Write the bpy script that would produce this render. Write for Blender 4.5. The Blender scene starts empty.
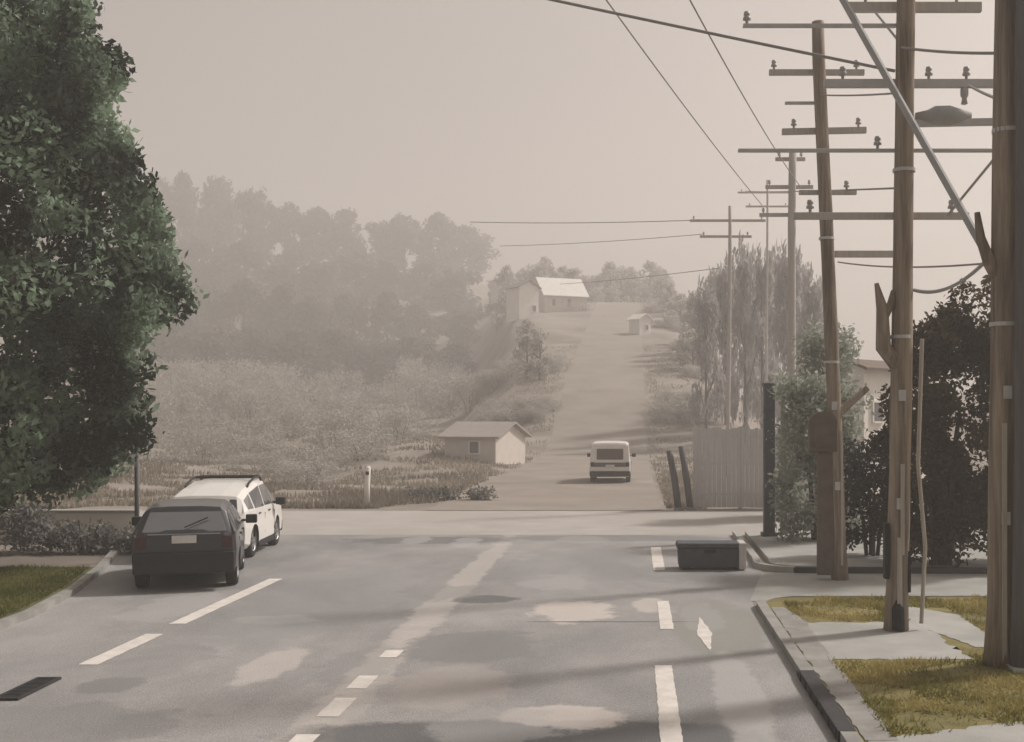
import bpy, bmesh, math, random
import numpy as np
from mathutils import Vector, Matrix

random.seed(7)
rng = np.random.default_rng(7)
S = bpy.context.scene
COL = S.collection
R = math.radians
EYE, F, VX, VY = 3.2, 1200.0, 635.0, 415.0      # eye height, focal length in pixels, vanishing point


def wx(px, Y):
    return (px - VX) / F * Y


def wz(py, Y):
    return EYE - (py - VY) / F * Y


# ------------------------------------------------------------------ materials
def new_mat(name):
    m = bpy.data.materials.new(name)
    m.use_nodes = True
    nt = m.node_tree
    for n in list(nt.nodes):
        nt.nodes.remove(n)
    out = nt.nodes.new('ShaderNodeOutputMaterial')
    return m, nt, out


def mat(name, c1, c2=None, rough=.7, scale=3.0, bump=0.0, bump_scale=40.0, metal=0.0, spec=.4,
        c3=None, scale3=.35, coat=0.0, stretch=(1, 1, 1), lo=.35, hi=.65):
    m, nt, out = new_mat(name)
    N, Lk = nt.nodes, nt.links
    p = N.new('ShaderNodeBsdfPrincipled')
    p.inputs['Roughness'].default_value = rough
    p.inputs['Metallic'].default_value = metal
    p.inputs['Specular IOR Level'].default_value = spec
    p.inputs['Coat Weight'].default_value = coat
    p.inputs['Coat Roughness'].default_value = .08
    Lk.new(p.outputs[0], out.inputs['Surface'])
    tc = N.new('ShaderNodeTexCoord')
    mp = N.new('ShaderNodeMapping')
    mp.inputs['Scale'].default_value = stretch
    Lk.new(tc.outputs['Object'], mp.inputs['Vector'])
    c2 = c2 or tuple(v * .85 for v in c1)
    nz = N.new('ShaderNodeTexNoise')
    nz.inputs['Scale'].default_value = scale
    nz.inputs['Detail'].default_value = 6
    nz.inputs['Roughness'].default_value = .62
    Lk.new(mp.outputs[0], nz.inputs['Vector'])
    rp = N.new('ShaderNodeValToRGB')
    rp.color_ramp.elements[0].position = lo
    rp.color_ramp.elements[1].position = hi
    rp.color_ramp.elements[0].color = (*c1, 1)
    rp.color_ramp.elements[1].color = (*c2, 1)
    Lk.new(nz.outputs['Fac'], rp.inputs['Fac'])
    colr = rp.outputs[0]
    if c3:
        n3 = N.new('ShaderNodeTexNoise')
        n3.inputs['Scale'].default_value = scale3
        n3.inputs['Detail'].default_value = 5
        n3.inputs['Roughness'].default_value = .6
        n3.inputs['Distortion'].default_value = .4
        Lk.new(mp.outputs[0], n3.inputs['Vector'])
        r3 = N.new('ShaderNodeValToRGB')
        r3.color_ramp.elements[0].position = .45
        r3.color_ramp.elements[1].position = .66
        Lk.new(n3.outputs['Fac'], r3.inputs['Fac'])
        mx = N.new('ShaderNodeMix')
        mx.data_type = 'RGBA'
        Lk.new(r3.outputs[0], mx.inputs[0])
        Lk.new(colr, mx.inputs[6])
        mx.inputs[7].default_value = (*c3, 1)
        colr = mx.outputs[2]
    Lk.new(colr, p.inputs['Base Color'])
    if bump:
        nb = N.new('ShaderNodeTexNoise')
        nb.inputs['Scale'].default_value = bump_scale
        nb.inputs['Detail'].default_value = 5
        Lk.new(mp.outputs[0], nb.inputs['Vector'])
        b = N.new('ShaderNodeBump')
        b.inputs['Strength'].default_value = bump
        b.inputs['Distance'].default_value = .02
        Lk.new(nb.outputs['Fac'], b.inputs['Height'])
        Lk.new(b.outputs[0], p.inputs['Normal'])
    return m


def leaf_mat(name, c1, c2, c3=None, scale=.9, trans=.35):
    m, nt, out = new_mat(name)
    N, Lk = nt.nodes, nt.links
    tc = N.new('ShaderNodeTexCoord')
    nz = N.new('ShaderNodeTexNoise')
    nz.inputs['Scale'].default_value = scale
    nz.inputs['Detail'].default_value = 3
    Lk.new(tc.outputs['Object'], nz.inputs['Vector'])
    rp = N.new('ShaderNodeValToRGB')
    e = rp.color_ramp.elements
    e[0].position, e[1].position = .42, .60
    e[0].color, e[1].color = (*c1, 1), (*c2, 1)
    Lk.new(nz.outputs['Fac'], rp.inputs['Fac'])
    n2 = N.new('ShaderNodeTexNoise')
    n2.inputs['Scale'].default_value = scale * 14
    Lk.new(tc.outputs['Object'], n2.inputs['Vector'])
    mx = N.new('ShaderNodeMix')
    mx.data_type = 'RGBA'
    hf = N.new('ShaderNodeMath')
    hf.operation = 'MULTIPLY'
    hf.inputs[1].default_value = .5
    Lk.new(n2.outputs['Fac'], hf.inputs[0])
    Lk.new(hf.outputs[0], mx.inputs[0])
    Lk.new(rp.outputs[0], mx.inputs[6])
    mx.inputs[7].default_value = (*(c3 or c2), 1)
    d = N.new('ShaderNodeBsdfDiffuse')
    t = N.new('ShaderNodeBsdfTranslucent')
    ms = N.new('ShaderNodeMixShader')
    ms.inputs[0].default_value = trans
    Lk.new(mx.outputs[2], d.inputs[0])
    Lk.new(mx.outputs[2], t.inputs[0])
    Lk.new(d.outputs[0], ms.inputs[1])
    Lk.new(t.outputs[0], ms.inputs[2])
    Lk.new(ms.outputs[0], out.inputs['Surface'])
    return m


M = dict(
    ground=mat('ground', (.23, .20, .17), (.30, .265, .23), .95, .25, .3, 8, c3=(.165, .14, .115), scale3=.13),
    asphalt=mat('asphalt', (.27, .262, .257), (.37, .358, .35), .72, .55, .35, 60, c3=(.20, .20, .198), scale3=.22, stretch=(1, .55, 1)),
    farroad=mat('far_asphalt', (.225, .195, .165), (.285, .25, .215), .85, .3, .2, 40),
    concrete=mat('concrete', (.43, .405, .38), (.36, .34, .32), .85, .8, .3, 50, c3=(.37, .345, .315), scale3=.25),
    walk=mat('pale_concrete', (.40, .395, .37), (.32, .32, .30), .85, 1.1, .3, 50, c3=(.26, .265, .245), scale3=.4),
    kerb=mat('kerb_concrete', (.33, .32, .30), (.22, .215, .20), .9, 2.0, .3, 50),
    kerb_dark=mat('kerb_shade_paint', (.07, .07, .068), (.045, .045, .045), .9, 2.0, .3, 50),  # dark colour stands in for the shade line along the lane kerb
    paint=mat('road_paint', (.72, .68, .63), (.58, .55, .51), .8, 3.5, .2, 80),
    wornpaint=mat('worn_paint', (.40, .37, .34), (.26, .25, .235), .85, 1.3, .2, 80, lo=.38, hi=.6),
    patchdark=mat('dark_patch', (.085, .09, .095), (.15, .15, .148), .85, 1.4, .3, 60),
    patchmid=mat('mid_patch', (.15, .15, .145), (.19, .188, .18), .8, 1.4, .3, 60),
    patchpale=mat('pale_patch', (.44, .40, .365), (.34, .315, .29), .85, 1.6, .3, 60),
    tar=mat('tar', (.06, .06, .06), (.09, .09, .09), .6, 6),
    soil=mat('verge_soil', (.17, .145, .05), (.24, .20, .075), .95, 1.4, .4, 30, c3=(.10, .10, .035), scale3=.7),
    soil_green=mat('verge_soil_green', (.075, .085, .03), (.12, .115, .045), .95, 1.4, .4, 30),
    wood=mat('weathered_wood', (.25, .20, .155), (.38, .315, .255), .9, 3.5, .6, 14, c3=(.14, .112, .09), scale3=1.2, stretch=(6, 6, .35)),
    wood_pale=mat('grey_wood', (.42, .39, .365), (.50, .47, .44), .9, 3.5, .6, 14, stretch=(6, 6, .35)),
    wood_silver=mat('silver_wood', (.60, .58, .57), (.53, .51, .50), .9, 3.5, .4, 14, stretch=(6, 6, .35)),
    wood_dark=mat('dark_wood', (.46, .43, .41), (.54, .51, .49), .9, 3, .5, 14, stretch=(5, 5, .5)),
    slate_paint=mat('slate_paint', (.10, .095, .10), (.14, .135, .14), .8, 3, .3, 20, stretch=(4, 4, .4)),
    bare=mat('bare_wood', (.50, .46, .41), (.36, .32, .28), .9, 6, .4, 14, stretch=(6, 6, .3)),
    steel=mat('galvanised_steel', (.50, .50, .51), (.58, .58, .59), .6, 4, .2, 30, metal=.4),
    steel_blue=mat('blue_grey_steel', (.075, .085, .10), (.12, .13, .145), .7, 4, .2, 30),
    wire=mat('cable', (.27, .26, .255), (.31, .30, .29), .8, 4),
    cablegrey=mat('grey_cable', (.36, .36, .37), (.42, .42, .43), .8, 4),
    ceramic=mat('grey_ceramic', (.40, .39, .395), (.46, .45, .455), .5, 8),
    bark=mat('bark', (.06, .05, .04), (.10, .085, .07), .95, 5, .8, 16, stretch=(4, 4, .6)),
    darkpaint=mat('charcoal_car_paint', (.028, .030, .036), (.034, .036, .042), .38, 2, coat=.5),
    whitepaint=mat('white_car_paint', (.80, .78, .74), (.76, .74, .70), .35, 2, coat=.5),
    black=mat('black_plastic', (.016, .016, .018), (.022, .022, .024), .7, 5),
    rubber=mat('rubber', (.02, .02, .02), (.03, .03, .03), .9, 8),
    rim=mat('alloy', (.30, .30, .31), (.36, .36, .37), .4, 8, metal=.7),
    glass=mat('car_glass', (.27, .28, .30), (.29, .30, .32), .06, 3, metal=.65, spec=.8),
    lamp=mat('tail_lamp', (.05, .018, .016), (.06, .02, .018), .25, 8),
    plate=mat('number_plate', (.66, .64, .60), (.58, .56, .53), .6, 8),
    white=mat('white_wall', (.80, .77, .72), (.74, .71, .66), .85, 1.5),
    roofwhite=mat('white_roof', (.80, .78, .74), (.72, .70, .66), .6, 1.5),
    cream=mat('cream_wall', (.62, .57, .52), (.55, .51, .46), .85, 1.2),
    rooftile=mat('brown_roof', (.17, .125, .10), (.13, .10, .08), .9, 5),
    roofpale=mat('weathered_roof', (.34, .31, .285), (.28, .255, .235), .9, 2.5),
    roofgrey=mat('grey_roof', (.20, .185, .17), (.16, .15, .14), .9, 4),
    winglass=mat('window_glass', (.10, .10, .105), (.13, .13, .13), .2, 3, spec=.6),
    brownmetal=mat('brown_metal', (.10, .08, .065), (.14, .11, .09), .75, 4, .2, 20),
    bin=mat('dark_bin_plastic', (.055, .062, .075), (.08, .088, .10), .75, 4, .2, 30),
    binend=mat('bin_lit_end', (.60, .57, .54), (.46, .44, .42), .8, 5),  # pale colour paints sunlight onto the bin's right end
    iron=mat('cast_iron', (.025, .025, .027), (.04, .04, .042), .7, 9, .3, 60),
    leaf_dark=leaf_mat('leaves_dark_green', (.007, .011, .008), (.38, .50, .36), (.075, .105, .075), .55, .5),
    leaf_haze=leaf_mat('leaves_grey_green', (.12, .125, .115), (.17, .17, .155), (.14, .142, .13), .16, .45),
    leaf_brown=leaf_mat('leaves_brown', (.25, .215, .175), (.31, .27, .22), (.28, .24, .195), .3, .5),
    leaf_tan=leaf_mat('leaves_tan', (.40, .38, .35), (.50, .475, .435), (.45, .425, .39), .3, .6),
    leaf_olive=leaf_mat('leaves_dark_olive', (.045, .037, .022), (.14, .112, .072), (.07, .056, .036), 1.0, .4),
    leaf_slate=leaf_mat('leaves_slate', (.030, .036, .038), (.085, .095, .095), (.055, .063, .064), 1.3, .25),
    leaf_sage=leaf_mat('leaves_sage', (.28, .31, .26), (.40, .42, .36), (.33, .355, .30), .8, .5),
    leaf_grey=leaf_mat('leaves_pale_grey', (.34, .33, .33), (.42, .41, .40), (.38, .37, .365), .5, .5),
    leaf_hedge=leaf_mat('leaves_grey_hedge', (.16, .16, .15), (.28, .27, .25), (.22, .215, .20), 1.5, .25),
    grass=leaf_mat('grass_olive', (.15, .15, .04), (.46, .385, .16), (.34, .28, .10), .8, .3),
    drygrass=leaf_mat('grass_dry', (.22, .19, .15), (.36, .32, .26), (.28, .245, .20), .15, .3),
    grass_green=leaf_mat('grass_green', (.11, .12, .035), (.19, .185, .06), (.15, .15, .045), .9, .3),
)


# ------------------------------------------------------------------ mesh helpers
class MB:
    def __init__(s):
        s.v, s.f = [], []

    def add(s, vs, fs):
        o = len(s.v)
        s.v += [tuple(v) for v in vs]
        s.f += [tuple(i + o for i in f) for f in fs]
        return s

    def box(s, x0, x1, y0, y1, z0, z1, mtx=None, taper=0.0):
        t = taper
        vs = [(x0, y0, z0), (x1, y0, z0), (x1, y1, z0), (x0, y1, z0),
              (x0 + t, y0 + t, z1), (x1 - t, y0 + t, z1), (x1 - t, y1 - t, z1), (x0 + t, y1 - t, z1)]
        if mtx is not None:
            vs = [mtx @ Vector(v) for v in vs]
        return s.add(vs, [(0, 3, 2, 1), (4, 5, 6, 7), (0, 1, 5, 4), (1, 2, 6, 5), (2, 3, 7, 6), (3, 0, 4, 7)])

    def tube(s, pts, rad, n=10, cap=True, jitter=0.0):
        pts = [Vector(p) for p in pts]
        if not hasattr(rad, '__len__'):
            rad = [rad] * len(pts)
        o = len(s.v)
        for i, p in enumerate(pts):
            d = (pts[min(i + 1, len(pts) - 1)] - pts[max(i - 1, 0)]).normalized()
            a = Vector((1, 0, 0)) if abs(d.x) < .8 else Vector((0, 1, 0))
            u = d.cross(a).normalized()
            w = d.cross(u).normalized()
            for k in range(n):
                t = 2 * math.pi * k / n
                r = rad[i] * (1 + jitter * (random.random() - .5))
                s.v.append(tuple(p + u * (r * math.cos(t)) + w * (r * math.sin(t))))
        for i in range(len(pts) - 1):
            for k in range(n):
                a, b = o + i * n + k, o + i * n + (k + 1) % n
                s.f.append((a, b, b + n, a + n))
        if cap:
            s.f.append(tuple(o + k for k in reversed(range(n))))
            e = o + (len(pts) - 1) * n
            s.f.append(tuple(e + k for k in range(n)))
        return s

    def lathe_x(s, prof, n=28, cx=0, cy=0, cz=0):          # profile of (x, radius) about the x axis
        o = len(s.v)
        for x, r in prof:
            for k in range(n):
                t = 2 * math.pi * k / n
                s.v.append((cx + x, cy + r * math.cos(t), cz + r * math.sin(t)))
        for i in range(len(prof) - 1):
            for k in range(n):
                a, b = o + i * n + k, o + i * n + (k + 1) % n
                s.f.append((a, b, b + n, a + n))
        return s

    def lathe_z(s, prof, n=14, c=(0, 0, 0)):
        o = len(s.v)
        for r, z in prof:
            for k in range(n):
                t = 2 * math.pi * k / n
                s.v.append((c[0] + r * math.cos(t), c[1] + r * math.sin(t), c[2] + z))
        for i in range(len(prof) - 1):
            for k in range(n):
                a, b = o + i * n + k, o + i * n + (k + 1) % n
                s.f.append((a, b, b + n, a + n))
        return s

    def prism(s, poly, z0, z1):
        n = len(poly)
        vs = [(x, y, z0) for x, y in poly] + [(x, y, z1) for x, y in poly]
        fs = [tuple(reversed(range(n))), tuple(range(n, 2 * n))]
        fs += [(i, (i + 1) % n, n + (i + 1) % n, n + i) for i in range(n)]
        return s.add(vs, fs)

    def build(s, name, m, parent=None, bevel=0.0, smooth=False, seg=2):
        me = bpy.data.meshes.new(name)
        me.from_pydata(s.v, [], s.f)
        bm = bmesh.new()
        bm.from_mesh(me)
        bmesh.ops.recalc_face_normals(bm, faces=bm.faces)
        if bevel:
            bmesh.ops.bevel(bm, geom=[e for e in bm.edges if e.is_manifold and e.calc_face_angle(0) > .5],
                            offset=bevel, segments=seg, affect='EDGES', profile=.6)
        bm.to_mesh(me)
        bm.free()
        me.materials.append(m)
        if smooth:
            for p in me.polygons:
                p.use_smooth = True
        return link(name, me, parent)


def link(name, me, parent=None):
    o = bpy.data.objects.new(name, me)
    COL.objects.link(o)
    if parent:
        o.parent = parent
    return o


def tag(o, label, cat, group=None, kind=None):
    o['label'] = label
    o['category'] = cat
    if group:
        o['group'] = group
    if kind:
        o['kind'] = kind
    return o


def thing(name, label, cat, loc=(0, 0, 0), rz=0.0, group=None):
    o = bpy.data.objects.new(name, None)
    COL.objects.link(o)
    o.empty_display_size = .2
    o.location = loc
    o.rotation_euler = (0, 0, rz)
    return tag(o, label, cat, group)


def struct(o):
    o['kind'] = 'structure'
    return o


def copy_tree(o, parent=None):
    c = o.copy()
    COL.objects.link(c)
    if parent:
        c.parent = parent
    for ch in [x for x in kids.get(o.name, [])]:
        copy_tree(ch, c)
    return c


kids = {}


def quads_mesh(name, V, m, n=4):
    """V: (count, n, 3) array of separate faces."""
    c = V.shape[0]
    me = bpy.data.meshes.new(name)
    me.vertices.add(c * n)
    me.vertices.foreach_set('co', V.reshape(-1).astype(np.float32))
    me.loops.add(c * n)
    me.loops.foreach_set('vertex_index', np.arange(c * n, dtype=np.int32))
    me.polygons.add(c)
    me.polygons.foreach_set('loop_start', np.arange(0, c * n, n, dtype=np.int32))
    me.polygons.foreach_set('loop_total', np.full(c, n, np.int32))
    me.update(calc_edges=True)
    me.materials.append(m)
    return me


def leaves(centres, size):
    c = centres.shape[0]
    a = rng.normal(size=(c, 3))
    a /= np.linalg.norm(a, axis=1)[:, None]
    b = rng.normal(size=(c, 3))
    b -= a * np.sum(a * b, 1)[:, None]
    b /= np.linalg.norm(b, axis=1)[:, None]
    s = size * rng.uniform(.55, 1.35, size=(c, 1))
    return np.stack([centres - a * s, centres + b * s * .5 - a * s * .1, centres + a * s, centres - b * s * .5 + a * s * .1], 1)


def blob_points(blobs, n_per, squash=.85):
    out = []
    for cx, cy, cz, r in blobs:
        n = max(6, int(n_per * r * r))
        d = rng.normal(size=(n, 3))
        d /= np.linalg.norm(d, axis=1)[:, None]
        rad = r * rng.uniform(.25, 1, size=(n, 1)) ** .5
        rad *= 1 + .25 * rng.normal(size=(n, 1)) * .6
        p = d * rad
        p[:, 2] *= squash
        out.append(p + np.array([cx, cy, cz]))
    return np.concatenate(out)


# ------------------------------------------------------------------ terrain
def sm(a, b, x):
    t = min(1, max(0, (x - a) / (b - a)))
    return t * t * (3 - 2 * t)


def hill(Y):
    if Y < 85:
        return 0.0
    d = Y - 85
    r = .18 * d * min(1, d / 30)
    return r if Y < 215 else .18 * 130 + (Y - 215) * .09 if Y < 400 else .18 * 130 + 185 * .09 + (Y - 400) * .02


LH = ([-100, 60, 150, 224, 268, 318, 372, 420, 530], [0, 0, 3, 6, 15, 29, 47, 52, 55])     # wooded hillside on the left


def hgt(X, Y):
    right = hill(Y) * (1 - sm(5, 18, X) * .94)
    left = float(np.interp(Y, LH[0], LH[1]))
    t = sm(-.095, -.150, X / max(Y, 30)) if Y > 60 else 0
    b = right * (1 - t) + left * t
    if X > 8:
        b += sm(8, 30, X) * min(5.0, max(0, Y - 50) * .06)
    if abs(X) > 9 and Y > 48:
        b += .5 * math.sin(X * .21 + Y * .13) * sm(48, 70, Y) * sm(9, 15, abs(X))
    return b


YS = [-30, -10, 0, 10, 20, 30, 40, 44, 48, 52, 56, 60, 65, 70, 76, 82, 85] + list(range(88, 120, 4)) + list(range(120, 221, 10)) + [240, 270, 300, 340, 380, 420, 470, 525]
XS = [-250, -220, -190, -150, -120, -95, -80, -68, -60, -54, -48, -43, -38, -34, -30, -27, -24, -21, -18, -15, -12, -9, -7, -6, 0, 4, 6, 8, 10, 13, 16, 20, 25, 32, 40, 55, 75, 100, 140, 190, 250]
mb = MB()
for Y in YS:
    for X in XS:
        mb.v.append((X, Y, hgt(X, Y)))
nx = len(XS)
for j in range(len(YS) - 1):
    for i in range(nx - 1):
        a = j * nx + i
        mb.f.append((a, a + 1, a + 1 + nx, a + nx))
struct(mb.build('ground', M['ground'], smooth=True))

# left edge of the road bay (kerb line), drifting away from the road where the cars are parked
LE = [(-9.3, -5), (-9.35, 10), (-9.3, 16), (-9.5, 19), (-10.0, 21.5), (-10.85, 24.5), (-12.0, 28), (-13.2, 32)]
KX = 2.0
mb = MB()
poly = LE + [(KX + .7, 32), (KX + .6, 24.3), (KX, 20.6), (KX, -5)]
mb.add([(x, y, .004) for x, y in poly], [tuple(range(len(poly)))])
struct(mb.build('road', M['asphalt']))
mb = MB()
mb.add([(x, y, .006) for x, y in [(-32, 32), (40, 32), (40, 40), (-32, 40)]], [(0, 1, 2, 3)])
struct(mb.build('cross_street', M['concrete']))
mb = MB()
fy = [y for y in YS if y >= 40 and y <= 470]
for y in fy:
    z = hill(y) + .02
    mb.v += [(-7.0, y, z), (.9, y, z)]
mb.f = [(2 * i, 2 * i + 1, 2 * i + 3, 2 * i + 2) for i in range(len(fy) - 1)]
struct(mb.build('far_road', M['farroad']))
mb = MB()
mb.add([(x, y, .008) for x, y in [(KX - .03, 20.6), (22, 20.6), (22, 24.3), (KX + .57, 24.3)]], [(0, 1, 2, 3)])
struct(mb.build('side_lane', M['walk']))


# stains, repairs and worn paint of the road, with cast shade, a reflection and lit patches painted in: soft marks with shapes of their own (x, y, half length x, half length y, colour, strength)
def road_marks(m):
    nt = m.node_tree
    N, Lk = nt.nodes, nt.links
    p = [n for n in N if n.type == 'BSDF_PRINCIPLED'][0]
    src = p.inputs['Base Color'].links[0].from_socket
    tc = N.new('ShaderNodeTexCoord')
    nz = N.new('ShaderNodeTexNoise')
    nz.inputs['Scale'].default_value = 1.6
    nz.inputs['Detail'].default_value = 8
    nz.inputs['Roughness'].default_value = .7
    Lk.new(tc.outputs['Object'], nz.inputs['Vector'])
    # fine aggregate
    ag = N.new('ShaderNodeTexNoise')
    ag.inputs['Scale'].default_value = 55
    ag.inputs['Detail'].default_value = 3
    Lk.new(tc.outputs['Object'], ag.inputs['Vector'])
    ar = N.new('ShaderNodeMapRange')
    for k, v in zip(('From Min', 'From Max', 'To Min', 'To Max'), (.3, .7, .72, 1.25)):
        ar.inputs[k].default_value = v
    Lk.new(ag.outputs['Fac'], ar.inputs['Value'])
    am = N.new('ShaderNodeMix')
    am.data_type = 'RGBA'
    am.blend_type = 'MULTIPLY'
    am.inputs[0].default_value = 1
    Lk.new(src, am.inputs[6])
    Lk.new(ar.outputs[0], am.inputs[7])
    src = am.outputs[2]
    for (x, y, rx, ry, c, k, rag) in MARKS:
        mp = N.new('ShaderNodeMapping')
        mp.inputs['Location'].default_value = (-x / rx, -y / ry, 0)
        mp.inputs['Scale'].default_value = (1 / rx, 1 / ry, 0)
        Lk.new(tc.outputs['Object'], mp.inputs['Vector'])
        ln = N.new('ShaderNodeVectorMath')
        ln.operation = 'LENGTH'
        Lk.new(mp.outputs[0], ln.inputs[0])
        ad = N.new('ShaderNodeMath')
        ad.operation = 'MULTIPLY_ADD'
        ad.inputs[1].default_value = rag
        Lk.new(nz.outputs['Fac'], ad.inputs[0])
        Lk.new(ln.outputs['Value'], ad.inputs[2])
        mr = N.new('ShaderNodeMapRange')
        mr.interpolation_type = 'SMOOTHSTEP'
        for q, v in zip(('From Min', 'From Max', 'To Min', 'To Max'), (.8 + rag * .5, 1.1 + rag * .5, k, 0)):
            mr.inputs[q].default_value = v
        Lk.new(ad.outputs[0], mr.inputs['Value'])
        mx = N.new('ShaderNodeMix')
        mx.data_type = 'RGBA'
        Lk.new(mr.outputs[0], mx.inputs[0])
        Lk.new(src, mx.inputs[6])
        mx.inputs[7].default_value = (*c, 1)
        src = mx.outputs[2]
    Lk.new(src, p.inputs['Base Color'])


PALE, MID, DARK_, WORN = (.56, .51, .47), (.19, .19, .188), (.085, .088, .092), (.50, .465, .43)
MARKS = [(-3.28, 22, .30, 11, WORN, .55, 2.0), (-3.25, 11, .34, 7, WORN, .5, 2.0),
         (-1.05, 12.0, 2.6, .62, DARK_, .8, .9), (-2.6, 20.8, .62, .5, DARK_, .75, 1.2),  # wide near band is a cast shadow painted in, then a dark patch
         (-1.0, 19.6, .75, 1.1, PALE, .8, 1.5), (.25, 20.2, .3, .8, PALE, .6, 1.2), (-.75, 12.75, .7, .5, PALE, .75, 1.6),  # lit patches of the road painted in pale
         (-2.3, 16.6, 1.0, 1.2, MID, .7, 1.6), (1.25, 18.2, .75, 2.6, (.235, .24, .22), .8, .8), (-6.2, 14.2, .4, .45, MID, .75, 1.2),  # long greenish grey mark paints the bin's reflection and shadow
         (-4.65, 15.4, .35, 1.3, PALE, .5, 1.5), (-5.2, 30.6, 2.2, .9, DARK_, .55, 1.4), (-.5, 31.1, 3.2, .8, MID, .8, 1.0),
         (1.5, 25.5, .55, 3.2, MID, .5, 1.2), (-.4, 18.55, 1.5, .05, DARK_, .8, .5), (-5.4, 21, 1.3, 5, (.25, .25, .25), .5, 1.6), (-1.4, 25, 1.4, 4, (.24, .24, .24), .5, 1.8),
         (-6.5, 12.3, 2.0, 1.0, MID, .5, 1.8), (1.2, 13.5, .3, 2.6, (.42, .415, .40), .6, 1.4), (-2.2, 14.2, .8, 1.2, (.40, .36, .335), .5, 1.6)]
for _ in range(16):
    g = random.choice((.20, .215, .36, .385))
    MARKS.append((random.uniform(-8.5, 1.6), random.uniform(11, 31), random.uniform(.3, .9), random.uniform(.4, 1.8), (g * 1.01, g, g * .985), random.uniform(.3, .55), random.uniform(1.6, 2.6)))
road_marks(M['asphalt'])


# flat sheets lying on the road
def sheet(name, pts, m, z=.010, jag=0.0):
    """pts given as ground points (X, Y); jag makes worn, uneven edges"""
    P = []
    n = len(pts)
    for i in range(n):
        a, b = pts[i], pts[(i + 1) % n]
        d = math.dist(a, b)
        k = max(1, int(d / .12)) if jag else 1
        for q in range(k):
            t = q / k
            P.append((a[0] + (b[0] - a[0]) * t + random.uniform(-jag, jag), a[1] + (b[1] - a[1]) * t + random.uniform(-jag, jag), z))
    bm = bmesh.new()
    bm.faces.new([bm.verts.new(p) for p in P])
    bmesh.ops.triangulate(bm, faces=bm.faces)
    bmesh.ops.recalc_face_normals(bm, faces=bm.faces)
    me = bpy.data.meshes.new(name)
    bm.to_mesh(me)
    bm.free()
    if me.polygons and me.polygons[0].normal.z < 0:
        me.flip_normals()
    me.materials.append(m)
    return link(name, me)


def gp(px, py):
    Y = F * EYE / (py - VY)
    return (wx(px, Y), Y)


def gpoly(*pp):
    return [gp(*p) for p in pp]


def strip(px0, py0, px1, py1, w):
    (a, b), (c, d) = gp(px0, py0), gp(px1, py1)
    return [(a - w / 2, b), (a + w / 2, b), (c + w / 2, d), (c - w / 2, d)]


def ystrip(X0, Y0, X1, Y1, w):
    return [(X0 - w / 2, Y0), (X0 + w / 2, Y0), (X1 + w / 2, Y1), (X1 - w / 2, Y1)]


LX, CX, RX = -7.0, -3.28, .36      # left line, centre line, right line
for y0, y1 in ((10.6, 12.0), (12.7, 13.55), (14.0, 14.7), (15.8, 16.3)):
    struct(sheet('centre_line_dash', ystrip(CX + .02, y0, CX + .02, y1, .24), M['paint'], .009, .006))
for y0, y1 in ((8.6, 10.8), (15.35, 17.5), (18.35, 23.4)):
    struct(sheet('left_line_dash', ystrip(LX, y0, LX, y1, .26), M['paint'], .009, .006))
for y0, y1, x, w in ((8.5, 15.3, RX, .22), (17.9, 20.6, RX + .12, .2), (24.7, 29.0, RX + .14, .24)):
    struct(sheet('right_line_dash', ystrip(x, y0, x, y1, w), M['paint'], .009, .006))
struct(sheet('painted_lozenge', [(1.02, 19.0), (1.13, 17.6), (1.02, 16.2), (.9, 17.5)], M['paint'], .009, .01))
# right-hand verge, kerb and pavement
def arc(cx, cy, r, a0, a1, n=8):
    return [(cx + r * math.cos(R(a0 + (a1 - a0) * i / n)), cy + r * math.sin(R(a0 + (a1 - a0) * i / n))) for i in range(n + 1)]


vp = [(KX + .16, -5), (22, -5), (22, 20.45)] + arc(KX + .86, 19.75, .7, 90, 180)
struct(MB().prism(vp, .001, .10).build('grass_verge', M['soil']))
edge = [(KX + .16, -5)] + list(reversed(arc(KX + .86, 19.75, .7, 90, 180))) + [(22, 20.45)]


def kerb_run(name, line, w, h, m, side=1):
    b = MB()
    n = len(line)
    off = []
    for i in range(n):
        p, q = Vector(line[max(i - 1, 0)]), Vector(line[min(i + 1, n - 1)])
        d = (q - p).normalized()
        off.append((line[i][0] - d.y * w * side, line[i][1] + d.x * w * side))
    for i in range(n):
        for (x, y) in (line[i], off[i]):
            b.v.append((x, y, .002))
            b.v.append((x, y, h))
    for i in range(n - 1):
        o = i * 4
        b.f += [(o, o + 4, o + 5, o + 1), (o + 2, o + 3, o + 7, o + 6), (o + 1, o + 5, o + 7, o + 3)]
    b.f += [(0, 1, 3, 2), (4 * n - 4, 4 * n - 2, 4 * n - 1, 4 * n - 3)]
    return struct(b.build(name, m))


kerb_run('kerb', edge, .16, .115, M['kerb'], 1)
kerb_run('kerb', [(KX + .75, 31.9), (KX + .7, 26)] + arc(KX + 1.6, 25.3, .95, 180, 250, 6), .16, .12, M['walk'], -1)
kerb_run('kerb', arc(KX + 1.6, 25.3, .95, 250, 270, 3) + [(6, 24.3), (22, 23.6)], .16, .121, M['kerb_dark'], -1)
pav = [(KX + .92, 31.9), (KX + .88, 26)] + arc(KX + 1.6, 25.3, .78, 180, 270, 6) + [(6, 24.47), (22, 23.77), (22, 31.9)]
struct(MB().prism(pav, .001, .11).build('pavement', M['walk']))
kerb_run('kerb', [(x, y) for x, y in LE], .16, .11, M['kerb'], 1)
lv = [(x - .17, y) for x, y in LE[:6]] + [(-40, 24.5), (-40, -5)]
struct(MB().prism(lv, .001, .10).build('grass_verge', M['soil_green']))
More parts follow.
